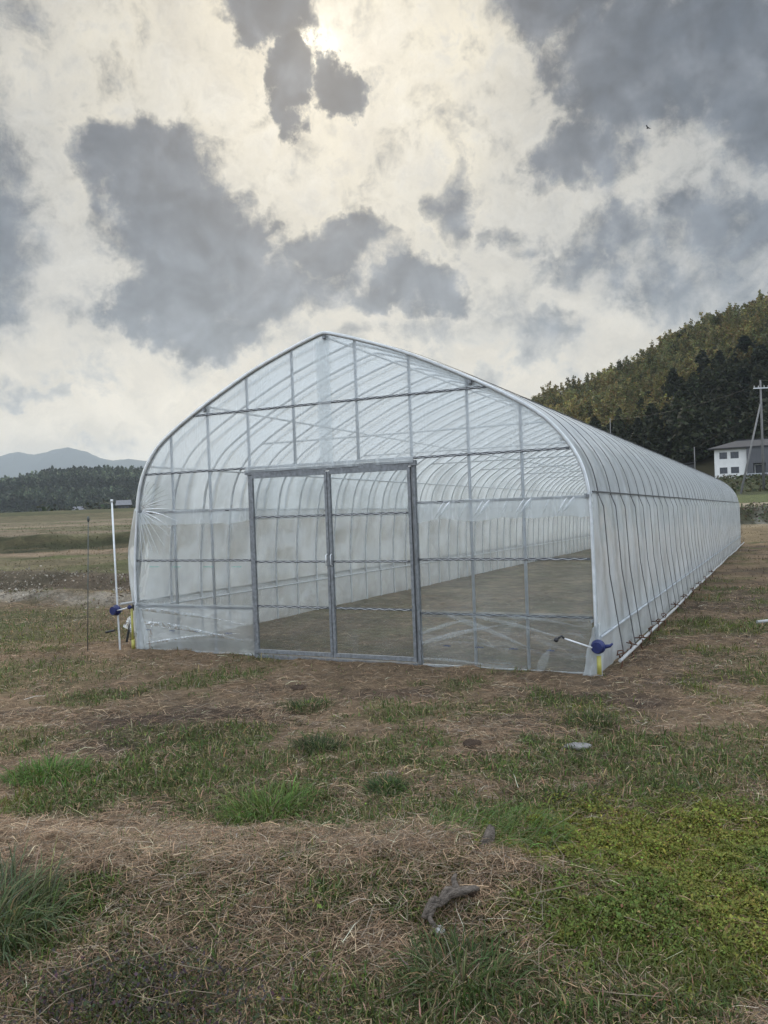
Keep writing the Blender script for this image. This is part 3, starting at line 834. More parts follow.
# doors
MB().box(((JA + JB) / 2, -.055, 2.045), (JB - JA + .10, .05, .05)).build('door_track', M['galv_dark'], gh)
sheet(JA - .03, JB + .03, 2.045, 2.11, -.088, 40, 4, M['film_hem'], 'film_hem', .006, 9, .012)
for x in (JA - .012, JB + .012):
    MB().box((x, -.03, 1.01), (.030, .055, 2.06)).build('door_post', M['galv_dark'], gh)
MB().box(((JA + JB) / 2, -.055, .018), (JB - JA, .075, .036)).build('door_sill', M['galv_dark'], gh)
def door(x0, x1, y, handle_x):
    w2 = .029
    mb = MB()
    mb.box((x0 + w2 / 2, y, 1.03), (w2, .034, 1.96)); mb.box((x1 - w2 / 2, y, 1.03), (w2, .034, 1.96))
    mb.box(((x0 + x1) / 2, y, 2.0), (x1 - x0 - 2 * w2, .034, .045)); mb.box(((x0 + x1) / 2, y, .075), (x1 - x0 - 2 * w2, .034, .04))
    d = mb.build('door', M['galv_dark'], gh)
    for z in (.572, 1.06, 1.548):
        mb = MB(); h = .022
        mb.bar((x0 + w2, y - .004, z), (x1 - w2, y - .004, z), .02, h)
        r = mb.build('door_rail', M['channel'], d)
        n = int((x1 - x0 - 2 * w2) / .055)
        MB().tube([(x0 + w2 + (x1 - x0 - 2 * w2) * (k + .5) / n, y - .017, z + .006 * (1 if k % 2 else -1)) for k in range(n)], .0021, 5).build('spring_wire', M['spring'], d)
    sheet(x0 + w2, x1 - w2, .09, 1.985, y + .004, 10, 24, M['film_door'], 'door_film', .004, 10 + int(x0 * 3), 0, d)
    sheet(x0 + w2, x1 - w2, 1.52, 1.985, y + .014, 12, 8, M['film_front'], 'film_flap', .004, 30 + int(x0 * 3), .004, d)
    MB().tube([(handle_x, y - .017, 1.02), (handle_x, y - .05, 1.03), (handle_x, y - .05, 1.13), (handle_x, y - .017, 1.14)], .006, 6).build('handle', M['galv'], d)
MID = HW - 2.722
door(JA + .015, MID - .004, -.062, MID - .028)
door(MID + .004, JB - .015, -.062, MID + .028)

# roof and side sheets
def shell(idx, off, y0, y1, per, mat, name, sag=.014, wav=.0, seed=0):
    ys = np.linspace(y0, y1, int((y1 - y0) / STEP * per) + 1)
    vs = []; fs = []
    for y in ys:
        k = math.sin(math.pi * ((y / STEP) % 1.0)) ** 2
        for i in idx:
            x, z = PROF[i]; nx, nz = PN[i]
            o = off - sag * k + wav * (float(fbm(np.array(y * 1.3), np.array(i * .25), seed)) - .5)
            vs.append((x + nx * o, y, z + nz * o + slope(y)))
    m = len(idx)
    for j in range(len(ys) - 1):
        for i in range(m - 1):
            k = j * m + i
            fs.append((k, k + 1, k + m + 1, k + m))
    return MB().add(vs, fs, True).build(name, mat, gh)
ri = [i for i, p in enumerate(PROF) if p[1] >= 1.66]
shell(ri, .021, -.06, LEN + .06, 6, M['film_roof'], 'roof_film', .016, .012, 1)
def side(s, zlo, zhi, y0, y1, off, name, mat, bulge=0.0, wav=.03, seed=0, nz=14):
    ys = np.linspace(y0, y1, int((y1 - y0) / .1) + 1); vs = []; fs = []
    for y in ys:
        k = math.sin(math.pi * ((y / STEP) % 1.0)) ** 2
        for j in range(nz + 1):
            t = j / nz; z = zlo + (zhi - zlo) * t
            x = arch_x(z) - (lsh(z) if s < 0 else 0) + off - .010 * k + wav * (float(fbm(np.array(y * 1.1), np.array(z * 2.0), seed)) - .5) * math.sin(math.pi * min(1, t * 1.05)) + .022 * (float(fbm(np.array(y * 2.6 + z * 1.5), np.array(z * 4.5), seed + 3)) - .5) * (.4 + t)
            x += .6 * bulge * math.sin(math.pi * t) * max(0, 1 - y / 1.2)
            vs.append((s * x, y, z + slope(y)))
    m = nz + 1
    for j in range(len(ys) - 1):
        for i in range(nz):
            k = j * m + i; fs.append((k, k + 1, k + m + 1, k + m))
    return MB().add(vs, fs, True).build(name, mat, gh)
side(1, .36, 1.70, -.06, LEN + .05, .034, 'side_film', M['film_side'], .0, .035, 11)
side(-1, .55, 1.70, -.06, LEN + .05, .034, 'side_film', M['film_side_inner'], .09, .03, 12)
side(1, -.08, .50, -.05, LEN + .05, .024, 'skirt_film', M['film_skirt'], .0, .02, 13, 7)
side(-1, -.08, .56, -.05, LEN + .05, .024, 'skirt_film', M['film_skirt'], .0, .02, 14, 7)
lpipe(2.768, .36, .013, 'roll_pipe', M['film_pipe'], -.02, LEN)
lpipe(-2.765, .58, .014, 'roll_pipe', M['white_pvc'], -.25, LEN)
# loose film ends at the two front corners
def flap(pts, name='loose_film'):
    n = 7; vs = []; fs = []
    a, b, c, d = [np.array(p, float) for p in pts]
    for j in range(n + 1):
        for i in range(n + 1):
            u, t = i / n, j / n
            p = (a * (1 - u) + b * u) * (1 - t) + (d * (1 - u) + c * u) * t
            p[1] += .022 * math.sin(u * 13 + t * 3); p[0] += .010 * math.sin(t * 9 + u * 4)
            vs.append(tuple(p))
    for j in range(n):
        for i in range(n):
            k = j * (n + 1) + i; fs.append((k, k + 1, k + n + 2, k + n + 1))
    return MB().add(vs, fs, True).build(name, M['film_hem'], gh)
flap(((2.60, -.09, .0), (2.79, -.06, .0), (2.77, -.05, .50), (2.70, -.07, .44)))
flap(((-2.70, -.09, .0), (-2.52, -.07, .0), (-2.62, -.06, .5), (-2.71, -.05, .55)))
flap(((-2.72, -.07, .14), (-2.93, -.05, .30), (-2.92, -.03, .31), (-2.72, -.05, .50)))

# doubled folds in the loose lower and corner film
def crease(p, q, wd, y, bow=.02, k=9, soft=False):
    vs = []; fs = []
    for i in range(k + 1):
        t = i / k; x = p[0] + (q[0] - p[0]) * t; z = p[1] + (q[1] - p[1]) * t + bow * math.sin(math.pi * t)
        h_ = wd * (.25 + .75 * math.sin(math.pi * min(1, t * 1.15 + .05)) ** .7) / 2 * (1 - .6 * t)
        dx, dz = q[0] - p[0], q[1] - p[1]; L = math.hypot(dx, dz); nx, nz = -dz / L, dx / L
        for e, dy in ((-1, 0), (0, -.004 if soft else -.012), (1, 0)):
            vs.append((x + nx * h_ * e, y + dy, z + nz * h_ * e))
    for i in range(k):
        for e in (0, 1):
            a = i * 3 + e; fs.append((a, a + 1, a + 4, a + 3))
    MB().add(vs, fs, True).build('film_crease', M['film_fold'] if soft else M['film_crease'], gh)
for p, q, wd in (((JB + .05, .34), (JB + .62, .50), .022), ((JB + .05, .24), (JB + .95, .46), .03), ((1.30, .53), (2.25, .18), .03), ((1.55, .53), (2.60, .30), .022), ((2.20, .02), (2.32, .26), .05), ((1.9, .53), (2.68, .44), .016),
                 ((JB + .05, .09), (1.9, .03), .016)):
    crease(p, q, wd * 2.1, -.072, soft=True)
for p, q, wd in (((-2.62, .50), (-1.1, .36), .03), ((-2.58, .34), (-1.4, .22), .035), ((-1.15, .18), (-2.4, .30), .022), ((-2.55, .09), (-1.2, .26), .02), ((-2.5, .03), (-2.44, .40), .03)):
    crease(p, q, wd * 2.1, -.075, soft=True)
for k in range(9):
    a = R(-8 - 17 * k); crease((-2.58 + .05 * math.cos(a), 1.69 + .05 * math.sin(a)), (-2.58 + (.62 - .03 * k) * math.cos(a * .62), 1.69 + (.55 + .04 * (k % 3)) * math.sin(a * .62)), .016 + .007 * (k % 3), -.058)
for k in range(7):
    a = R(8 + 11 * k); crease((-2.60 + .05 * math.cos(a), 1.69 + .05 * math.sin(a)), (-2.58 + .5 * math.cos(a), 1.68 + .34 * math.sin(a)), .014 + .006 * (k % 2), -.046)
for k in range(12):
    x0 = JB + .12 + k * .135 + .04 * math.sin(k * 2.1); crease((x0 + .05, 1.64), (x0 - .03 - .03 * (k % 3), 1.48), .022 + .012 * (k % 3), -.066, .0)

# rear gable
for u, z0, z1 in post_u[:6]:
    z1 = float(np.interp(abs(HW - u), PX[::-1], PZ[::-1])) - .01
    MB().tube([(HW - u, LEN, slope(LEN) - .1), (HW - u, LEN, z1 + slope(LEN))], .0165, 8).build('gable_post', M['galv'], gh)
for z in ZR:
    xw = arch_x(z) - .02
    MB().bar((-xw, LEN + .02, z + slope(LEN)), (xw, LEN + .02, z + slope(LEN)), .016, .03).build('film_channel', M['channel'], gh)
o = sheet(-2.72, 2.72, .0, 3.455, 0, 30, 30, M['film_side'], 'gable_film', .008, 15)
o.location = (0, LEN + .045, slope(LEN))

# black straps from ground to ground over the roof
def strap_mesh(lean, seed):
    g_ = np.random.default_rng(seed)
    pts = []
    foot = (2.865, .10)
    for s, rev in ((1, False), (-1, True)):
        part = []
        part.append((s * foot[0], lean if s > 0 else -lean, foot[1]))
        part.append((s * 2.79, lean * .45 if s > 0 else -lean * .45, .9))
        part.append((s * 2.775, lean * .1 if s > 0 else -lean * .1, 1.55))
        seq = [(x, z, nx, nz) for (x, z), (nx, nz) in zip(PROF, PN) if z > 1.66 and s * x > .02]
        if s < 0: seq = seq[::-1]
        for x, z, nx, nz in seq:
            part.append((x + nx * .034, 0, z + nz * .034))
        pts += part if not rev else part[::-1]
    vs = []; fs = []; hw = .018
    for i, p in enumerate(pts):
        q0 = np.array(pts[max(0, i - 1)]); q1 = np.array(pts[min(len(pts) - 1, i + 1)])
        d = q1 - q0; d /= np.linalg.norm(d); s_ = np.cross(d, (p[0], 0, max(.2, p[2] - 1.2))); s_ /= np.linalg.norm(s_)
        p = np.array(p); nn = np.cross(s_, d)
        for a in (-1, 1):
            for b in (0, 1): vs.append(p + s_ * a * hw + nn * b * .0025)
    for i in range(len(pts) - 1):
        k = i * 4; l = k + 4
        fs += [(k, k + 2, l + 2, l), (k + 1, l + 1, l + 3, k + 3), (k, l, l + 1, k + 1), (k + 2, k + 3, l + 3, l + 2)]
    return MB().add(vs, fs)
protos = [strap_mesh(ln, k).build('strap', M['strap'], gh) for k, ln in enumerate((.32, .38, .27, .44))]
for i in range(NH - 1):
    y = STEP * (i + .5) + .03 * math.sin(i * 2.3)
    o = protos[i % 4] if i < 4 else protos[(i * 7 + i // 3) % 4].copy()
    if i >= 4: col.objects.link(o)
    o.location = (0, y - .05, slope(y))
# white pipe along the foot that the straps are tied to
for s in (1, -1):
    pts = [(s * (2.865 + .035 * (vnoise(y * .5, 0, 5) - .5)), y, .105 + slope(y) + .03 * (vnoise(y * .8, 3, 6) - .5)) for y in np.linspace(.27, LEN + .2, 70)]
    MB().tube(pts, .0165, 8).build('strap_pipe', M['white_pvc'], gh)
# clamps where purlins meet the front arch
for x, z in ((0, 3.43), (1.60, 2.80), (-1.60, 2.80), (2.69, 1.66), (-2.62, 1.66)):
    MB().box((x, .012, z - .012), (.055, .05, .045)).box((x + .01, -.045, z - .01), (.03, .03, .03)).build('clamp', M['galv_dark'], gh)
# yellow sleeves at the corner feet
for s, z0, z1 in ((1, .03, .20), (-1, .02, .13)):
    MB().tube([(s * 2.757, -.075, z0), (s * 2.757, -.075, z1)], .021, 10).build('pipe_sleeve', M['yellow'], gh)
MB().tube([(-2.765, -.07, .13), (-2.765, -.07, .50)], .014, 8).build('pipe_sleeve', M['yellow'], gh)

# ground anchors: rusty twisted stakes under the strap pipe
def anchor_mb(seed):
    g_ = np.random.default_rng(seed); mb = MB()
    pts = [(.012 * math.cos(t * 9), .012 * math.sin(t * 9), -.12 + .22 * t) for t in np.linspace(0, 1, 22)]
    mb.tube(pts, .008, 6)
    mb.tube([(0.01, 0, .09), (.03, .0, .12), (.02, .02, .145), (-.02, .02, .14), (-.03, 0, .115)], .006, 6)
    mb.tube([(-.05, -.05, .115), (.06, .05, .12)], .006, 6)
    return mb
an0 = None
for k, y in enumerate([.32, .95, 1.6, 2.2, 2.85, 3.45, 4.7, 5.9, 7.1, 8.4, 9.6, 11.4]):
    wx, wy, _ = to_world(2.88, y)
    if an0 is None:
        an0 = anchor_mb(1).build('ground_anchor', M['rust']); o = an0
    else:
        o = an0.copy(); col.objects.link(o)
    o.location = (wx, wy, float(ground(wx, wy)) + .02); o.rotation_euler = (0, 0, k * 1.3)
    tag(o, 'rusty twisted ground anchor at the near end of the white strap pipe' if k == 0 else 'rusty twisted ground anchor further along the white strap pipe on the right side', 'ground anchor', 'ground anchors along the right side of the greenhouse')

# film winders: blue gear housings with a crank, clamped to a pole
def winder(loc, rz, label, mirror=1):
    r = empty('film_winder', loc, rz)
    tag(r, label, 'film winder')
    mb = MB().blob((0, 0, 0), .066, 3, .05, 28, 18, (1.05, .70, .95))
    mb.tube([(0, -.05, 0), (0, -.062, 0)], .05, 14)
    if mirror > 0: mb.tube([(.04 * mirror, 0, .0), (.105 * mirror, .0, .012), (.13 * mirror, 0, .035)], [.022, .015, .008], 8)
    mb.build('gear_housing', M['blue_plastic'], r)
    MB().box((0, .05, 0), (.05, .05, .06)).build('pole_clamp', M['galv_dark'], r)
    return r
cw = to_world(2.757, -.095)
wr = winder((cw[0], cw[1], .285), -TH, 'blue hand winder with long crank at the right front corner pole of the greenhouse')
c1 = MB().tube([(-.04, -.06, .0), (-.30, -.10, .088)], .0075, 8).build('crank_arm', M['spring'], wr)
MB().tube([(-.285, -.10, .083), (-.30, -.11, .105), (-.33, -.125, .085)], .011, 7).blob((-.345, -.135, .072), .022, 2, .05).build('knob', M['black_plastic'], c1)

# left guide pole with its winder, standing free of the greenhouse
gpx, gpy, _ = to_world(HW - 5.743, -.02); gz0 = float(ground(gpx, gpy))
gp = MB().tube([(0, 0, -.15), (0, 0, 0), (-.022, 0, .92), (-.036, 0, 1.84)], .0115, 10)
gp.tube([(-.037, 0, 1.83), (-.037, 0, 1.865)], .016, 10)
gpo = gp.build('guide_pole', M['galv'])
gpo.location = (gpx, gpy, gz0 - .03); gpo.rotation_euler = (0, 0, -TH)
tag(gpo, 'thin grey steel guide pole standing upright beside the left front corner', 'pole')
cw = to_world(HW - 5.725, -.075)
wl_ = winder((cw[0], cw[1], gz0 + .49), -TH, 'blue hand winder on the free grey pole left of the greenhouse', -1)
c2 = MB().tube([(.04, -.03, .0), (.25, -.05, .045)], .0075, 8).build('crank_arm', M['spring'], wl_)
MB().blob((.265, -.055, .05), .026, 4, .1).build('knob', M['blue_plastic'], c2)
MB().tube([(-.01, -.03, -.24), (-.16, -.02, -.27)], .014, 8).build('grip', M['black_plastic'], wl_)

# thin dark stake in the field
ts = MB().tube([(0, 0, -.1), (.075, 0, 1.57)], .0055, 7).blob((.077, 0, 1.60), .017, 6, .05, 8, 6, (1, 1, 2.2))
o = ts.build('thin_stake', M['dark_metal']); o.location = (-3.63, 9.85, float(ground(-3.63, 9.85)))
tag(o, 'thin dark stake with a black cap in the field left of the grey pole', 'stake')

# ------------------------------------------------------------------ small things on the ground
def on_ground(o, x, y, dz=0.0, rz=0.0):
    o.location = (x, y, float(ground(x, y)) + dz); o.rotation_euler = (0, 0, rz); return o
def root_piece(pts, rs, seed, knots):
    mb = MB(); g_ = np.random.default_rng(seed)
    P_ = catmull(pts, 5); n = len(P_); rr = np.interp(np.linspace(0, 1, n), np.linspace(0, 1, len(rs)), rs)
    nn = 18; vs = []; prev = np.array((0, 0, 1.0))
    for i in range(n):
        d = P_[min(i + 1, n - 1)] - P_[max(i - 1, 0)]; d /= np.linalg.norm(d)
        s = prev - d * (prev @ d); s /= np.linalg.norm(s); t = np.cross(d, s); prev = s
        for k in range(nn):
            a = 2 * math.pi * k / nn
            r = rr[i] * (1 + .22 * math.sin(3 * a + i * .25) + .14 * math.sin(7 * a + i * .11) + .16 * (g_.uniform() - .5))
            vs.append(P_[i] + r * (s * math.cos(a) + t * math.sin(a)))
    fs = [(i * nn + k, i * nn + (k + 1) % nn, (i + 1) * nn + (k + 1) % nn, (i + 1) * nn + k) for i in range(n - 1) for k in range(nn)]
    fs += [tuple(reversed(range(nn))), tuple((n - 1) * nn + k for k in range(nn))]
    mb.add(vs, fs, True)
    for k in knots: mb.tube(*k)
    return mb
dw = root_piece([(-.15, -.09, .012), (-.10, -.045, .055), (-.06, -.02, .040), (-.01, .02, .062), (.045, .055, .050), (.085, .13, .03)], [.010, .024, .017, .027, .021, .012], 5,
                [(catmull([(-.01, .02, .06), (.05, -.02, .085), (.10, -.03, .10), (.125, -.01, .085)], 3), list(np.linspace(.024, .010, 10)), 9),
                 (catmull([(.04, .05, .05), (.03, .10, .085), (.05, .15, .09)], 3), list(np.linspace(.020, .008, 7)), 8),
                 (catmull([(-.10, -.05, .03), (-.12, -.085, .005), (-.10, -.13, -.01)], 3), list(np.linspace(.018, .008, 7)), 8)])
o = on_ground(dw.build('driftwood', M['wood']), .21, 3.22, .02, .1)
o.scale = (.84, .84, .84)
MB().blob((.105, .035, .055), .026, 9, .2, 12, 8, (1, .7, 1)).build('hollow_shade', M['clod'], o)  # solid blob; its dark colour stands in for shade inside a hole
tag(o, 'gnarled grey driftwood piece lying in the foreground straw', 'driftwood')
dw2 = root_piece([(-.05, -.05, .0), (0, 0, .03), (.04, .07, .05)], [.022, .026, .014], 6, [])
o = on_ground(dw2.build('wood_stump', M['wood']), .41, 3.66, .015, .2)
tag(o, 'short broken grey stick stump poking up behind the driftwood', 'stick')
def stone(x, y, r, mat, name, label, cat, seed, sq=(1.2, .9, .6), grp=None):
    o = on_ground(MB().blob((0, 0, 0), r, seed, .2, 16, 10, sq).build(name, mat), x, y, r * .25)
    tag(o, label, cat, grp)
stone(-.97, 3.86, .036, M['pale_stone'], 'stone', 'pale rounded stone resting on the straw heap', 'stone', 1)
stone(1.21, 5.36, .06, M['grey_stone'], 'stone', 'flat grey stone in short grass right of centre', 'stone', 2, (1.5, .8, .4))
stone(.145, 3.14, .026, M['pale_stone'], 'stone', 'small whitish stone at the low end of the driftwood', 'stone', 3)
stone(.53, 5.45, .05, M['clod'], 'soil_clod', 'dark soil clod in the straw below the right front panel', 'soil clod', 4, (1.3, .9, .7))
stone(-.82, 7.35, .06, M['clod'], 'soil_clod', 'dark soil clod close in front of the left door', 'soil clod', 5, (1.6, .9, .5))
pp = MB().tube([(0, 0, .03), (.25, .06, .035), (1.3, .2, .03)], .02, 10).build('loose_pipe', M['white_pvc'])
on_ground(pp, 4.66, 10.35, .02); tag(pp, 'white plastic pipe lying loose in the grass at the right edge', 'pipe')

# long pale stalks and twigs over the heap, foreground
x, y = rng.uniform(-1.5, .9, 130), rng.uniform(2.5, 3.9, 130)
mb = MB()
for a, b in zip(x, y):
    L = rng.uniform(.1, .34); an = rng.uniform(0, 6.28); z = float(ground(a, b)) + .012
    up = rng.uniform(-.05, .35)
    mb.tube([(a, b, z), (a + .5 * L * math.cos(an), b + .5 * L * math.sin(an), z + .02 + .35 * L * up), (a + L * math.cos(an + .2), b + L * math.sin(an + .2), z + .01 + .8 * L * up)], [.0018, .0015, .0008], 5)
stalk = pmat('dry_stalk', (.22, .175, .12), .85, 0, .45, 12)
tag(mb.build('dry_stalks', stalk), kind='stuff')

# ------------------------------------------------------------------ trees
def quads_cloud(c, size, colr, flat=.5, g_=rng):
    n = len(c); nrm = g_.normal(0, 1, (n, 3)); nrm[:, 2] = np.abs(nrm[:, 2]) + flat; nrm /= np.linalg.norm(nrm, axis=1)[:, None]
    r = g_.normal(0, 1, (n, 3)); a = np.cross(nrm, r); a /= np.linalg.norm(a, axis=1)[:, None]; b = np.cross(nrm, a)
    S = size[:, None] / 2
    V = np.stack([c - a * S * 1.3, c + b * S * .7, c + a * S * 1.3, c - b * S * .7], 1).reshape(-1, 3)
    return V, np.repeat(colr, 4, 0)

def plume(seed, h=10, n=330, base=(.105, .092, .028)):
    """one bamboo culm group: leaning feathery plumes"""
    g_ = np.random.default_rng(seed); cs = []; cl = []
    for k in range(6):
        a = g_.uniform(0, 6.28); r = g_.uniform(.2, 1.5); hh = h * g_.uniform(.75, 1.05); an = g_.uniform(0, 6.28); bend = g_.uniform(.6, 1.9)
        m = n // 6; t = g_.uniform(.25, 1, m) ** .8
        ax = np.stack([r * math.cos(a) + bend * t ** 3 * math.cos(an), r * math.sin(a) + bend * t ** 3 * math.sin(an), hh * t * (1 - .06 * t)], 1)
        wd = 1.15 * np.sin(np.pi * np.clip(t * .88 + .1, 0, 1)) ** .8 + .15
        cs.append(ax + g_.normal(0, .5, (m, 3)) * wd[:, None] * np.array((1, 1, .7)))
        tone = math.exp(g_.normal(0, .22)); cl.append(np.asarray(base) * tone * np.exp(g_.normal(0, .25, (m, 1))) * np.exp(g_.normal(0, .1, (m, 3))))
    c = np.concatenate(cs); cl = np.clip(np.concatenate(cl), .004, .5)
    return quads_cloud(c, g_.uniform(.28, .68, len(c)), cl, .3, g_)

def conifer(seed, h=13, n=420, base=(.020, .027, .015), rw=2.5):
    g_ = np.random.default_rng(seed)
    t = g_.uniform(.12, 1, n) ** .85; a = g_.uniform(0, 6.28, n)
    lob = 1 + .25 * np.sin(a * 3 + g_.uniform(0, 6)) * np.sin(t * 17)
    r = rw * (1 - t ** 1.5) ** .75 * lob * g_.uniform(.45, 1.05, n) + .1
    c = np.stack([r * np.cos(a), r * np.sin(a), h * t - .12 * r + g_.normal(0, .15, n)], 1)
    cl = np.asarray(base) * np.exp(g_.normal(0, .35, (n, 1))) * np.exp(g_.normal(0, .08, (n, 3)))
    return quads_cloud(c, g_.uniform(.6, 1.3, n), cl, .4, g_)

def scatter(name, pts, protos, scale, mat, kind='stuff', tone=None):
    Vs, Cs = [], []
    for i, p in enumerate(pts):
        V0, C0 = protos[i % len(protos)]
        a = rng.uniform(0, 6.28); s = scale * rng.uniform(.75, 1.25); ca, sa = math.cos(a), math.sin(a)
        V = np.stack([(V0[:, 0] * ca - V0[:, 1] * sa), (V0[:, 0] * sa + V0[:, 1] * ca), V0[:, 2] * rng.uniform(.85, 1.15)], 1) * s + np.asarray(p)
        Vs.append(V); Cs.append(C0 * (math.exp(rng.normal(0, .22)) if tone is None else tone[i]))
    V = np.concatenate(Vs); C = np.clip(np.concatenate(Cs), .003, .6)
    Q = np.arange(len(V)).reshape(-1, 4)
    o = np_mesh(name, V, Q, None, C, mat)
    if kind: tag(o, kind=kind)
    return o

# wooded hill on the right
crest = np.array([(-10, 345, 4), (8, 330, 8), (24, 318, 14), (37, 306, 22), (53, 300, 29.5), (67, 290, 33), (79, 280, 36), (89, 270, 41), (99.5, 262, 46.5), (109.5, 255, 50), (119, 250, 53.5), (141, 245, 61), (168, 240, 65), (211, 240, 56), (280, 240, 42), (360, 230, 20)], float)
foot = np.array([(-14, 300, 2.2), (2, 275, 2.6), (14, 245, 3), (24, 220, 3.2), (32, 195, 3.4), (40, 180, 3.6), (48, 168, 3.7), (56, 158, 3.8), (66, 152, 3.8), (76, 148, 3.9), (88, 145, 3.9), (108, 140, 4), (135, 136, 4), (170, 130, 4), (230, 120, 4), (300, 110, 4)], float)
back = crest + (np.array((18, 95, 0)) ); back[:, 2] = 3
NS, NTt = 120, 40
def lerp_line(Lp, s):
    k = np.linspace(0, 1, len(Lp)); return np.stack([np.interp(s, k, Lp[:, i]) for i in range(3)], -1)
def hill_pt(s, t):
    f, c, b = lerp_line(foot, s), lerp_line(crest, s), lerp_line(back, s)
    t = np.asarray(t)[..., None]
    q = np.where(t <= 1, f + (c - f) * t, c + (b - c) * (t - 1))
    zz = np.where(t <= 1, f[..., 2:] + (c[..., 2:] - f[..., 2:]) * np.clip(t, 0, 1) ** .92, c[..., 2:] + (b[..., 2:] - c[..., 2:]) * np.clip(t - 1, 0, 1) ** 1.6)
    q = np.concatenate([q[..., :2], zz], -1)
    q[..., 2] += 2.2 * (fbm(q[..., 0] * .05, q[..., 1] * .05, 61) - .5) * np.sin(np.pi * np.clip(t[..., 0] / 2, 0, 1)) * 2
    return q
S_, T_ = np.meshgrid(np.linspace(0, 1, NS), np.linspace(0, 2, NTt), indexing='ij')
HV = hill_pt(S_, T_); HV[..., 2] -= .0; HV[:, 0, 2] -= 1.5; HV[:, -1, 2] -= 3
HV = HV.reshape(-1, 3)
ii = np.arange(NS - 1)[:, None] * NTt + np.arange(NTt - 1)[None, :]
HQ = np.stack([ii, ii + NTt, ii + NTt + 1, ii + 1], -1).reshape(-1, 4)
hill_m = pmat('forest_floor', (.03, .027, .015), .95, 0, .4, .2, spec=.1)
tag(np_mesh('hillside', HV, HQ, None, None, hill_m, True), kind='structure')

s = rng.uniform(.0, .86, 1900); t = rng.uniform(.03, 1.12, 1900) ** .85
hp2 = hill_pt(s, t)
# dark conifers fill the foot of the slope and scattered pockets; bamboo above
mask = (fbm(hp2[:, 0] * .022, hp2[:, 2] * .045, 63) + .85 * (.31 - t) + .10 * sst(60, 95, hp2[:, 0])) 
isced = mask + rng.normal(0, .05, len(mask)) > .52
bam = [plume(100 + k, 9.5, 620, [(.158, .138, .052), (.132, .124, .050), (.172, .142, .052), (.105, .110, .046)][k % 4]) for k in range(8)]
ced = [conifer(200 + k, 9.5, 560, (.032, .037, .019), 3.3) for k in range(6)]
scatter('bamboo_grove', hp2[~isced], bam, .95, M['leaf'])
sc = hp2[isced]
scatter('conifer_wood', sc, ced, .9, M['leaf'])
# single tall conifers standing out of the bamboo
def cedar(loc, sc_, label, group=None, proto=[None], rz=0):
    if proto[0] is None:
        r = empty('conifer_tree', loc)
        MB().tube([(0, 0, -1), (0, 0, 4), (.1, .05, 10.8)], [.26, .2, .04], 8).build('trunk', M['bark'], r)
        V0, C0 = conifer(333, 11.5, 900, (.019, .025, .014), 3.3)
        np_mesh('crown', V0, np.arange(len(V0)).reshape(-1, 4), None, C0, M['leaf'], parent=r)
        proto[0] = r
    else:
        r = copy_tree(proto[0]); r.location = loc
    r.scale = (sc_ * 1.1, sc_ * 1.1, sc_ * .8); r.rotation_euler = (0, 0, rz)
    tag(r, label, 'conifer', group)
for k, (s0, t0, sc_) in enumerate([(.585, .50, 1.2), (.60, .42, 1.1), (.50, .90, .85), (.515, .92, .9), (.53, .91, .8), (.605, .93, .8), (.565, .3, 1.1), (.48, .35, 1.0)]):
    q = hill_pt(np.array(s0), np.array(t0))
    cedar(tuple(float(c) for c in q), sc_, 'dark pointed conifer rising out of the olive bamboo on the hillside', 'dark conifers among the bamboo', rz=k * 1.1)

# scrub on the bank below the white house
x = rng.uniform(36, 100, 9000); y = rng.uniform(98, 121, 9000); z = ground(x, y, False)
cl = jitter((.052, .056, .028), 9000, .35)
V, C = quads_cloud(np.stack([x, y, z + rng.uniform(0, .8, 9000) * (.1 + vnoise(x * .3, y * .3, 71))], 1), rng.uniform(.15, .5, 9000), cl)
tag(np_mesh('bank_undergrowth', V, np.arange(len(V)).reshape(-1, 4), None, C, M['leaf']), kind='stuff')

# scrub and dead stalks on the terrace banks
def bank_scrub(x, y, hmax, base, size, name):
    n = len(x); cl = jitter(base, n, .4, .15)
    V, C = quads_cloud(np.stack([x, y, ground(x, y) + rng.uniform(0, 1, n) * hmax * vnoise(x * 1.2, y * 1.2, 73)], 1), size, cl, .1)
    tag(np_mesh(name, V, np.arange(len(V)).reshape(-1, 4), None, C, M['leaf']), kind='stuff')
n = 5000; x = rng.uniform(-18, -4.4, n); y = 16.4 - .5 * (x + 7.7) + rng.normal(.15, .4, n) + 1.3 * (rng.uniform(0, 1, n) < .35)
u_, v_ = uv(x, y); k = (u_ > 6.6) & (vnoise(x * 1.1, y * 1.1, 74) > .25); x, y = x[k], y[k]; n = len(x)
pick = rng.uniform(0, 1, n)[:, None]
base = np.where(pick < .6, (.26, .235, .195), (.17, .135, .10))
cl = base * np.exp(rng.normal(0, .3, (n, 1)))
V, C = quads_cloud(np.stack([x, y, ground(x, y) + rng.uniform(0, .16, n) * vnoise(x * 2, y * 2, 75)], 1), rng.uniform(.02, .06, n), cl, .1)
tag(np_mesh('bank_rubble', V, np.arange(len(V)).reshape(-1, 4), None, C, M['straw']), kind='stuff')
n = 6000; x = rng.uniform(14, 60, n); y = rng.normal(53.2, 1.0, n)
bank_scrub(x, y, .35, (.075, .072, .045), rng.uniform(.05, .22, n), 'bank_scrub')

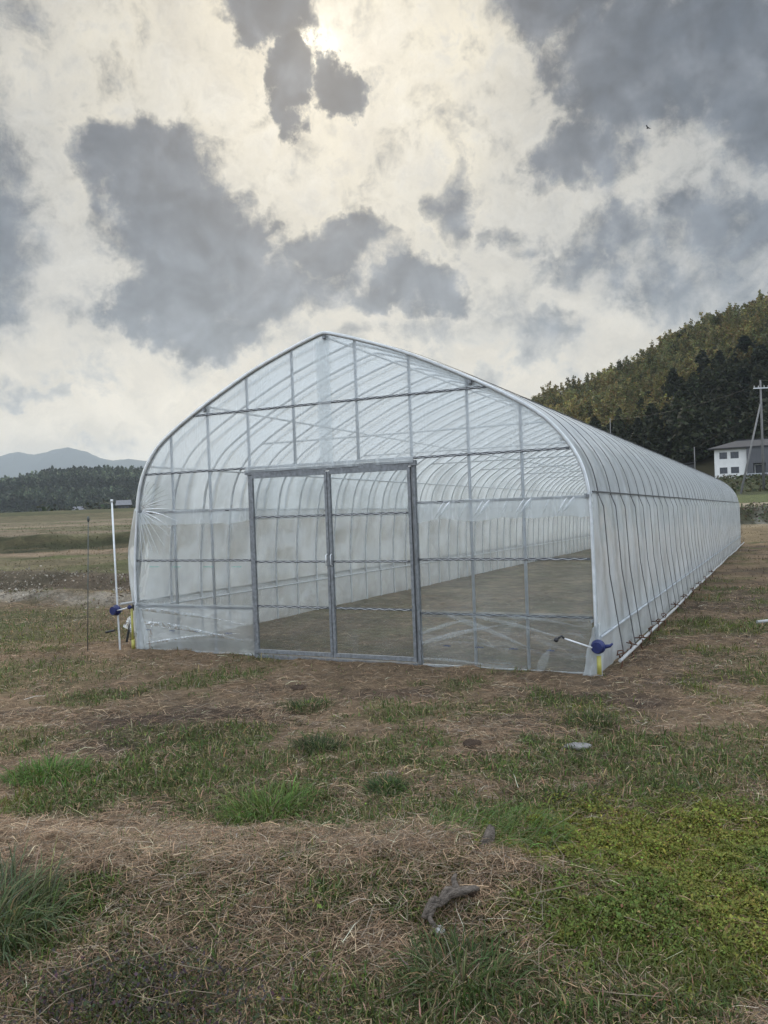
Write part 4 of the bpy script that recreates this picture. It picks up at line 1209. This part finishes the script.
# distant wooded ridge on the left, mountains beyond
def ridge_mesh(name, pts, depth, y_amp, mat, z0, nt_=14, rough=4, sc_=.01):
    pts = np.array(pts, float); s = np.linspace(0, 1, 260); k = np.linspace(0, 1, len(pts))
    xs = np.interp(s, k, pts[:, 0]); ys = np.interp(s, k, pts[:, 1]); zs = np.interp(s, k, pts[:, 2])
    vs = []
    for j in range(nt_ * 2 + 1):
        t = j / nt_ - 1          # -1 foot in front, 0 crest, 1 foot behind
        prof = (1 - abs(t)) ** .85
        yy = ys + t * depth; xx = xs
        zz = z0 + (zs - z0) * prof + rough * (fbm(xx * sc_, yy * sc_, 81) - .5) * 2 * (1 - abs(t) * .6) * (0.35 if abs(t) < .01 else 1) - (3 if abs(t) > .99 else 0)
        vs.append(np.stack([xx, yy, zz], 1))
    V = np.stack(vs, 0); m = len(s)
    i = np.arange(nt_ * 2)[:, None] * m + np.arange(m - 1)[None, :]
    Q = np.stack([i, i + 1, i + m + 1, i + m], -1).reshape(-1, 4)
    o = np_mesh(name, V.reshape(-1, 3), Q, None, None, mat, True); tag(o, kind='structure'); return V
rp = [(-1000, 900, 30), (-820, 930, 40), (-616, 950, 44), (-512, 950, 42), (-443, 950, 37), (-408, 950, 43), (-373, 950, 48.5), (-327, 950, 49), (-292, 950, 46), (-257, 950, 44), (-188, 950, 35), (-96, 950, 25), (43, 950, 10), (158, 950, 3)]
fm = pmat('far_forest_floor', (.026, .032, .018), .95, 0, .5, .03, spec=.1)
RV = ridge_mesh('wooded_ridge', rp, 220, 0, fm, 2.0, 14, 3, .02)
cs = [conifer(400 + k, 8.5, 40, (.034, .044, .026), 3.6) for k in range(6)]
cs = [(np.concatenate([V0]) , C0) for V0, C0 in cs]
cs = [(((V0.reshape(-1, 4, 3) - V0.reshape(-1, 4, 3).mean(1, keepdims=True)) * 2.1 + V0.reshape(-1, 4, 3).mean(1, keepdims=True)).reshape(-1, 3), C0) for V0, C0 in cs]
jj = rng.integers(0, 15, 5200); mm = rng.integers(2, 235, 5200)
pts = RV[jj, mm] + rng.normal(0, 1, (5200, 3)) * np.array((4, 8, 0))
tn = np.exp(rng.normal(0, .3, 5200)) * (.7 + 1.9 * sst(.45, .7, fbm(pts[:, 0] * .015, pts[:, 1] * .015 + pts[:, 2] * .05, 83)))
scatter('ridge_forest', pts, cs, .95, M['leaf'], tone=tn)
# belt of trees at the foot of the ridge
n = 420; x = rng.uniform(-520, 40, n); y = rng.uniform(640, 720, n)
scatter('woodland_belt', np.stack([x, y, ground(x, y, False) - .5], 1), cs, .75, M['leaf'])
mp_ = [(-7000, 5200, 250), (-5200, 5700, 330), (-3890, 6000, 392), (-3230, 6000, 426), (-2950, 6000, 436), (-2790, 6000, 453), (-2700, 6000, 470), (-2657, 6000, 476), (-2534, 6000, 451), (-2450, 6000, 466), (-2386, 6000, 489), (-2330, 6000, 496), (-2290, 6000, 500), (-2230, 6000, 485), (-2168, 6000, 459), (-2060, 6000, 411), (-1973, 6000, 394), (-1855, 6000, 404), (-1696, 6000, 376), (-1332, 6000, 311), (-750, 6000, 216), (126, 6000, 169), (1294, 6000, 81), (2600, 5900, 60), (3600, 5600, 20)]
mm_ = pmat('mountain_forest', (.035, .042, .03), .95, 0, .4, .004, spec=.1)
ridge_mesh('mountain_range', mp_, 700, 0, mm_, 0, 14, 38, .0075)

# ------------------------------------------------------------------ white two-storey house on the right
hz = float(ground(56, 124, False))
house = empty('house', (51.0, 126.0, hz - .1), R(-34))
tag(house, 'white two-storey house with dark grey roof below the wooded hill', 'house')
HWD, HDP, HH = 15.5, 7.5, 5.0
def wall_with_holes(parts, mat, name):
    mb = MB()
    for c, s in parts: mb.box(c, s)
    return mb.build(name, mat, house)
# front wall pieces around the four windows of the white left wing (x 0..4.7)
wx = [(.75, 1.85), (2.35, 3.5)]; wz = [(1.05, 2.0), (3.3, 4.3)]
xs = [0, .75, 1.85, 2.35, 3.5, 4.7]; zs = [-.4, 1.05, 2.0, 3.3, 4.3, HH]
mb = MB()
for i in range(5):
    for j in range(5):
        if i in (1, 3) and j in (1, 3): continue
        mb.box(((xs[i] + xs[i + 1]) / 2, .1, (zs[j] + zs[j + 1]) / 2), (xs[i + 1] - xs[i], .2, zs[j + 1] - zs[j]))
mb.box((.1, HDP / 2, HH / 2 - .2), (.2, HDP - .4, HH + .4)); mb.box((HWD - .1, HDP / 2, HH / 2 - .2), (.2, HDP - .4, HH + .4)); mb.box((HWD / 2, HDP - .1, HH / 2 - .2), (HWD, .2, HH + .4))
mb.box(((8.1 + HWD) / 2, .1, HH / 2 - .2), (HWD - 8.1, .2, HH + .4))
mb.build('wall', M['plaster'], house)
for a, b in wx:
    for c, d in wz:
        f = MB()
        cx_, cz_ = (a + b) / 2, (c + d) / 2
        for p, s_ in (((cx_, .06, c + .04), (b - a, .14, .08)), ((cx_, .06, d - .04), (b - a, .14, .08)), ((a + .04, .06, cz_), (.08, .14, d - c - .16)), ((b - .04, .06, cz_), (.08, .14, d - c - .16)), ((cx_, .05, cz_), (.06, .08, d - c - .16))):
            f.box(p, s_)
        fo = f.build('window', M['win_frame'], house)
        MB().box((cx_, .11, cz_), (b - a - .16, .02, d - c - .16)).build('pane', M['pane'], fo)
# dark clad bay with the entrance
mb = MB()
mb.box((6.4, -.25, 3.7), (3.4, .7, 2.6)); mb.box((5.15, -.25, 1.0), (.9, .7, 2.8)); mb.box((7.7, -.25, 1.0), (.8, .7, 2.8)); mb.box((6.45, .25, 1.2), (1.7, .1, 2.4))
mb.build('clad_bay', M['cladding'], house)
d_ = MB().box((6.25, .17, 1.0), (1.0, .06, 2.1)).build('door', M['door_dark'], house)
fr_ = MB().box((5.7, .15, 1.05), (.08, .08, 2.2)).box((6.8, .15, 1.05), (.08, .08, 2.2)).box((6.25, .15, 2.2), (1.18, .08, .1)).build('door_frame', M['plaster'], house)
mb = MB()
for k in range(9): mb.box((5.0 + k * .45, -1.6, .35), (.05, .05, .9))
mb.box((6.8, -1.6, .82), (3.7, .06, .06)); mb.box((6.8, -1.0, -.25), (3.8, 1.4, .4))
mb.build('porch_railing', M['galv'], house)
rz_ = HH
hw_, ov = HDP / 2, .75
rv = [(-ov, -ov, rz_ - .05), (HWD + ov, -ov, rz_ - .05), (HWD + ov, HDP + ov, rz_ - .05), (-ov, HDP + ov, rz_ - .05), (2.6, hw_, rz_ + 1.15), (HWD - 2.6, hw_, rz_ + 1.15),
      (-ov, -ov, rz_ - .22), (HWD + ov, -ov, rz_ - .22), (HWD + ov, HDP + ov, rz_ - .22), (-ov, HDP + ov, rz_ - .22)]
rf = [(0, 1, 5, 4), (1, 2, 5), (2, 3, 4, 5), (3, 0, 4), (6, 7, 1, 0), (7, 8, 2, 1), (8, 9, 3, 2), (9, 6, 0, 3), (9, 8, 7, 6)]
ro_ = MB().add(rv, rf).build('roof', M['roof_tile'], house)
MB().box((HWD / 2, hw_, rz_ + 1.18), (HWD - 5.0, .3, .16)).build('ridge_cap', M['roof_tile'], ro_)

# dark shed left of the house
sh = empty('shed', (48.0, 131, hz - .1), R(-20)); tag(sh, 'low dark shed tucked beside the left end of the white house', 'shed')
MB().box((0, 1.5, 1.3), (3.2, 3.0, 3.0)).build('wall', M['door_dark'], sh)
MB().add([(-1.9, -.3, 2.7), (1.9, -.3, 3.1), (1.9, 3.3, 3.1), (-1.9, 3.3, 2.7), (-1.9, -.3, 2.82), (1.9, -.3, 3.22), (1.9, 3.3, 3.22), (-1.9, 3.3, 2.82)], [(3, 2, 1, 0), (4, 5, 6, 7), (0, 1, 5, 4), (1, 2, 6, 5), (2, 3, 7, 6), (3, 0, 4, 7)]).build('roof', M['roof_tile'], sh)

# utility poles
def pole(name, base, h, label, r0=.17, arm=True, brace=None, az_=0.0):
    r = empty(name, base, az_); tag(r, label, 'utility pole')
    MB().tube([(0, 0, -.5), (0, 0, h)], [r0, r0 * .62], 12).build('shaft', M['conc'], r)
    if arm:
        a = MB().box((0, -.16, h - 1.0), (1.9, .09, .11)).build('crossarm', M['galv'], r)
        for q in (-.85, -.35, .35, .85):
            MB().tube([(q, -.16, h - .95), (q, -.16, h - .86), (q, -.16, h - .70)], [.035, .06, .035], 8).build('insulator', M['white_pvc'], a)
    if brace:
        MB().tube([brace, (-.12, -.05, h * .78)], [.14, .10], 10).build('brace', M['conc'], r)
    return r
bz = float(ground(46.4, 100, False))
pole('utility_pole', (46.4, 100, bz), 14.96 - bz, 'concrete utility pole with crossarm and leaning brace in front of the white house', brace=(-4.3, -3.2, float(ground(41.6, 96.8, False)) - bz - .3))
b2 = float(ground(41.9, 150, False))
pole('utility_pole', (41.91, 150, b2), 15.7 - b2, 'bare distant pole showing above the greenhouse roof against the hill', .12, False)
b3 = float(ground(44.2, 116, False))
pole('utility_pole', (44.17, 116, b3), 8.0 - b3, 'short thin pole just left of the white house', .10, False)
def cable(p, q, sag, label):
    pts = [np.array(p) * (1 - t) + np.array(q) * t - np.array((0, 0, sag * 4 * t * (1 - t))) for t in np.linspace(0, 1, 16)]
    tag(MB().tube(pts, .011, 5).build('overhead_cable', M['black_plastic']), label, 'cable', 'cables on the utility poles')
cable((45.62, 99.84, 14.2), (41.91, 150, 15.4), .8, 'overhead cable from the crossarm towards the bare distant pole')
cable((47.25, 99.84, 14.2), (80.0, 92, 15.0), .9, 'upper overhead cable leaving the crossarm to the right')
cable((46.4, 99.84, 11.5), (44.17, 116, 7.9), .3, 'low overhead cable from the braced pole to the short thin pole')
cable((41.91, 150, 15.2), (-6, 235, 13.0), 2.0, 'overhead cable running left from the bare distant pole')

# far farmhouse left of the greenhouse
def farmhouse(x, y, w_, d_, h, label, rz, wallm, pitch=.55):
    z = float(ground(x, y, False)); r = empty('farmhouse', (x, y, z), rz); tag(r, label, 'farmhouse')
    wl2 = MB().box((0, 0, h / 2 - .3), (w_, d_, h + .6)).build('wall', wallm, r)
    o_ = .5; rh = d_ / 2 * pitch + .5
    v = [(-w_ / 2 - o_, -d_ / 2 - o_, h - .1), (w_ / 2 + o_, -d_ / 2 - o_, h - .1), (w_ / 2 + o_, d_ / 2 + o_, h - .1), (-w_ / 2 - o_, d_ / 2 + o_, h - .1), (-w_ / 2 - o_ * .6, 0, h + rh), (w_ / 2 + o_ * .6, 0, h + rh)]
    MB().add(v, [(0, 1, 5, 4), (2, 3, 4, 5), (1, 2, 5), (3, 0, 4), (3, 2, 1, 0)]).build('roof', M['roof_grey'], r)
    for k in range(3):
        q = (k - 1) * w_ * .28
        f = MB().box((q, -d_ / 2 - .03, h * .5), (w_ * .16, .06, h * .4)).build('window', M['pane'], r)
M['roof_grey'] = pmat('grey_tile_roof', (.13, .13, .14), .5, 0, .25, .8)
M['dark_timber'] = pmat('dark_timber', (.04, .034, .03), .8, 0, .3, 1)
farmhouse(-95, 300, 4.6, 4.5, 2.0, 'far dark timber farmhouse with pale grey roof left of the greenhouse', R(14), M['dark_timber'])
farmhouse(-89.2, 304, 3.4, 5, 2.8, 'far white-walled farmhouse half hidden by the greenhouse corner', R(8), M['plaster'])
farmhouse(-119, 320, 3.4, 3, .9, 'tiny far low hut at the foot of the wooded ridge', R(5), M['plaster'])
xx = rng.uniform(-135, -70, 500); yy = rng.uniform(306, 330, 500)
V, C = quads_cloud(np.stack([xx, yy, ground(xx, yy, False) + rng.uniform(0, 5, 500) * vnoise(xx * .15, yy * .1, 5)], 1), rng.uniform(.8, 2.2, 500), jitter((.03, .036, .02), 500, .3))
tag(np_mesh('garden_trees', V, np.arange(len(V)).reshape(-1, 4), None, C, M['leaf']), kind='stuff')

# one small bird high on the right
b = MB().blob((0, 0, 0), .16, 2, .05, 10, 8, (.8, 2.0, .7))
for s in (1, -1):
    b.add([(s * .08, .12, .04), (s * .08, -.12, .04), (s * .75, -.22, .20), (s * .70, .02, .20), (s * .08, .12, .0), (s * .08, -.12, .0), (s * .75, -.22, .18), (s * .70, .02, .18)], [(0, 1, 2, 3), (7, 6, 5, 4), (0, 3, 7, 4), (1, 5, 6, 2), (2, 6, 7, 3)])
o = b.build('bird', M['black_plastic']); o.location = (54.0, 160, 72.6); o.rotation_euler = (0, .2, .7)
tag(o, 'small dark bird flying high under the right cloud', 'bird')

# ------------------------------------------------------------------ air
hm_, nt, out = new_mat('haze_air')
pv = nt.new('ShaderNodeVolumePrincipled')
pv.inputs['Color'].default_value = (.70, .80, .90, 1); pv.inputs['Density'].default_value = .00014; pv.inputs['Anisotropy'].default_value = .25
nt.l.new(pv.outputs[0], out.inputs['Volume'])
hb = MB().box((0, 0, 258), (14800, 14800, 524)).build('haze', hm_)
tag(hb, kind='stuff')

# ------------------------------------------------------------------ render settings
scene.render.engine = 'CYCLES'
c = scene.cycles
c.max_bounces = 8; c.diffuse_bounces = 3; c.glossy_bounces = 3; c.transmission_bounces = 4; c.transparent_max_bounces = 40; c.volume_bounces = 0
c.use_denoising = True; c.use_adaptive_sampling = True; c.adaptive_threshold = .015
c.sample_clamp_indirect = 6; c.caustics_reflective = False; c.caustics_refractive = False
scene.view_settings.view_transform = 'Standard'; scene.view_settings.look = 'None'
scene.view_settings.exposure = .32; scene.view_settings.gamma = 1; scene.view_settings.use_curve_mapping = False
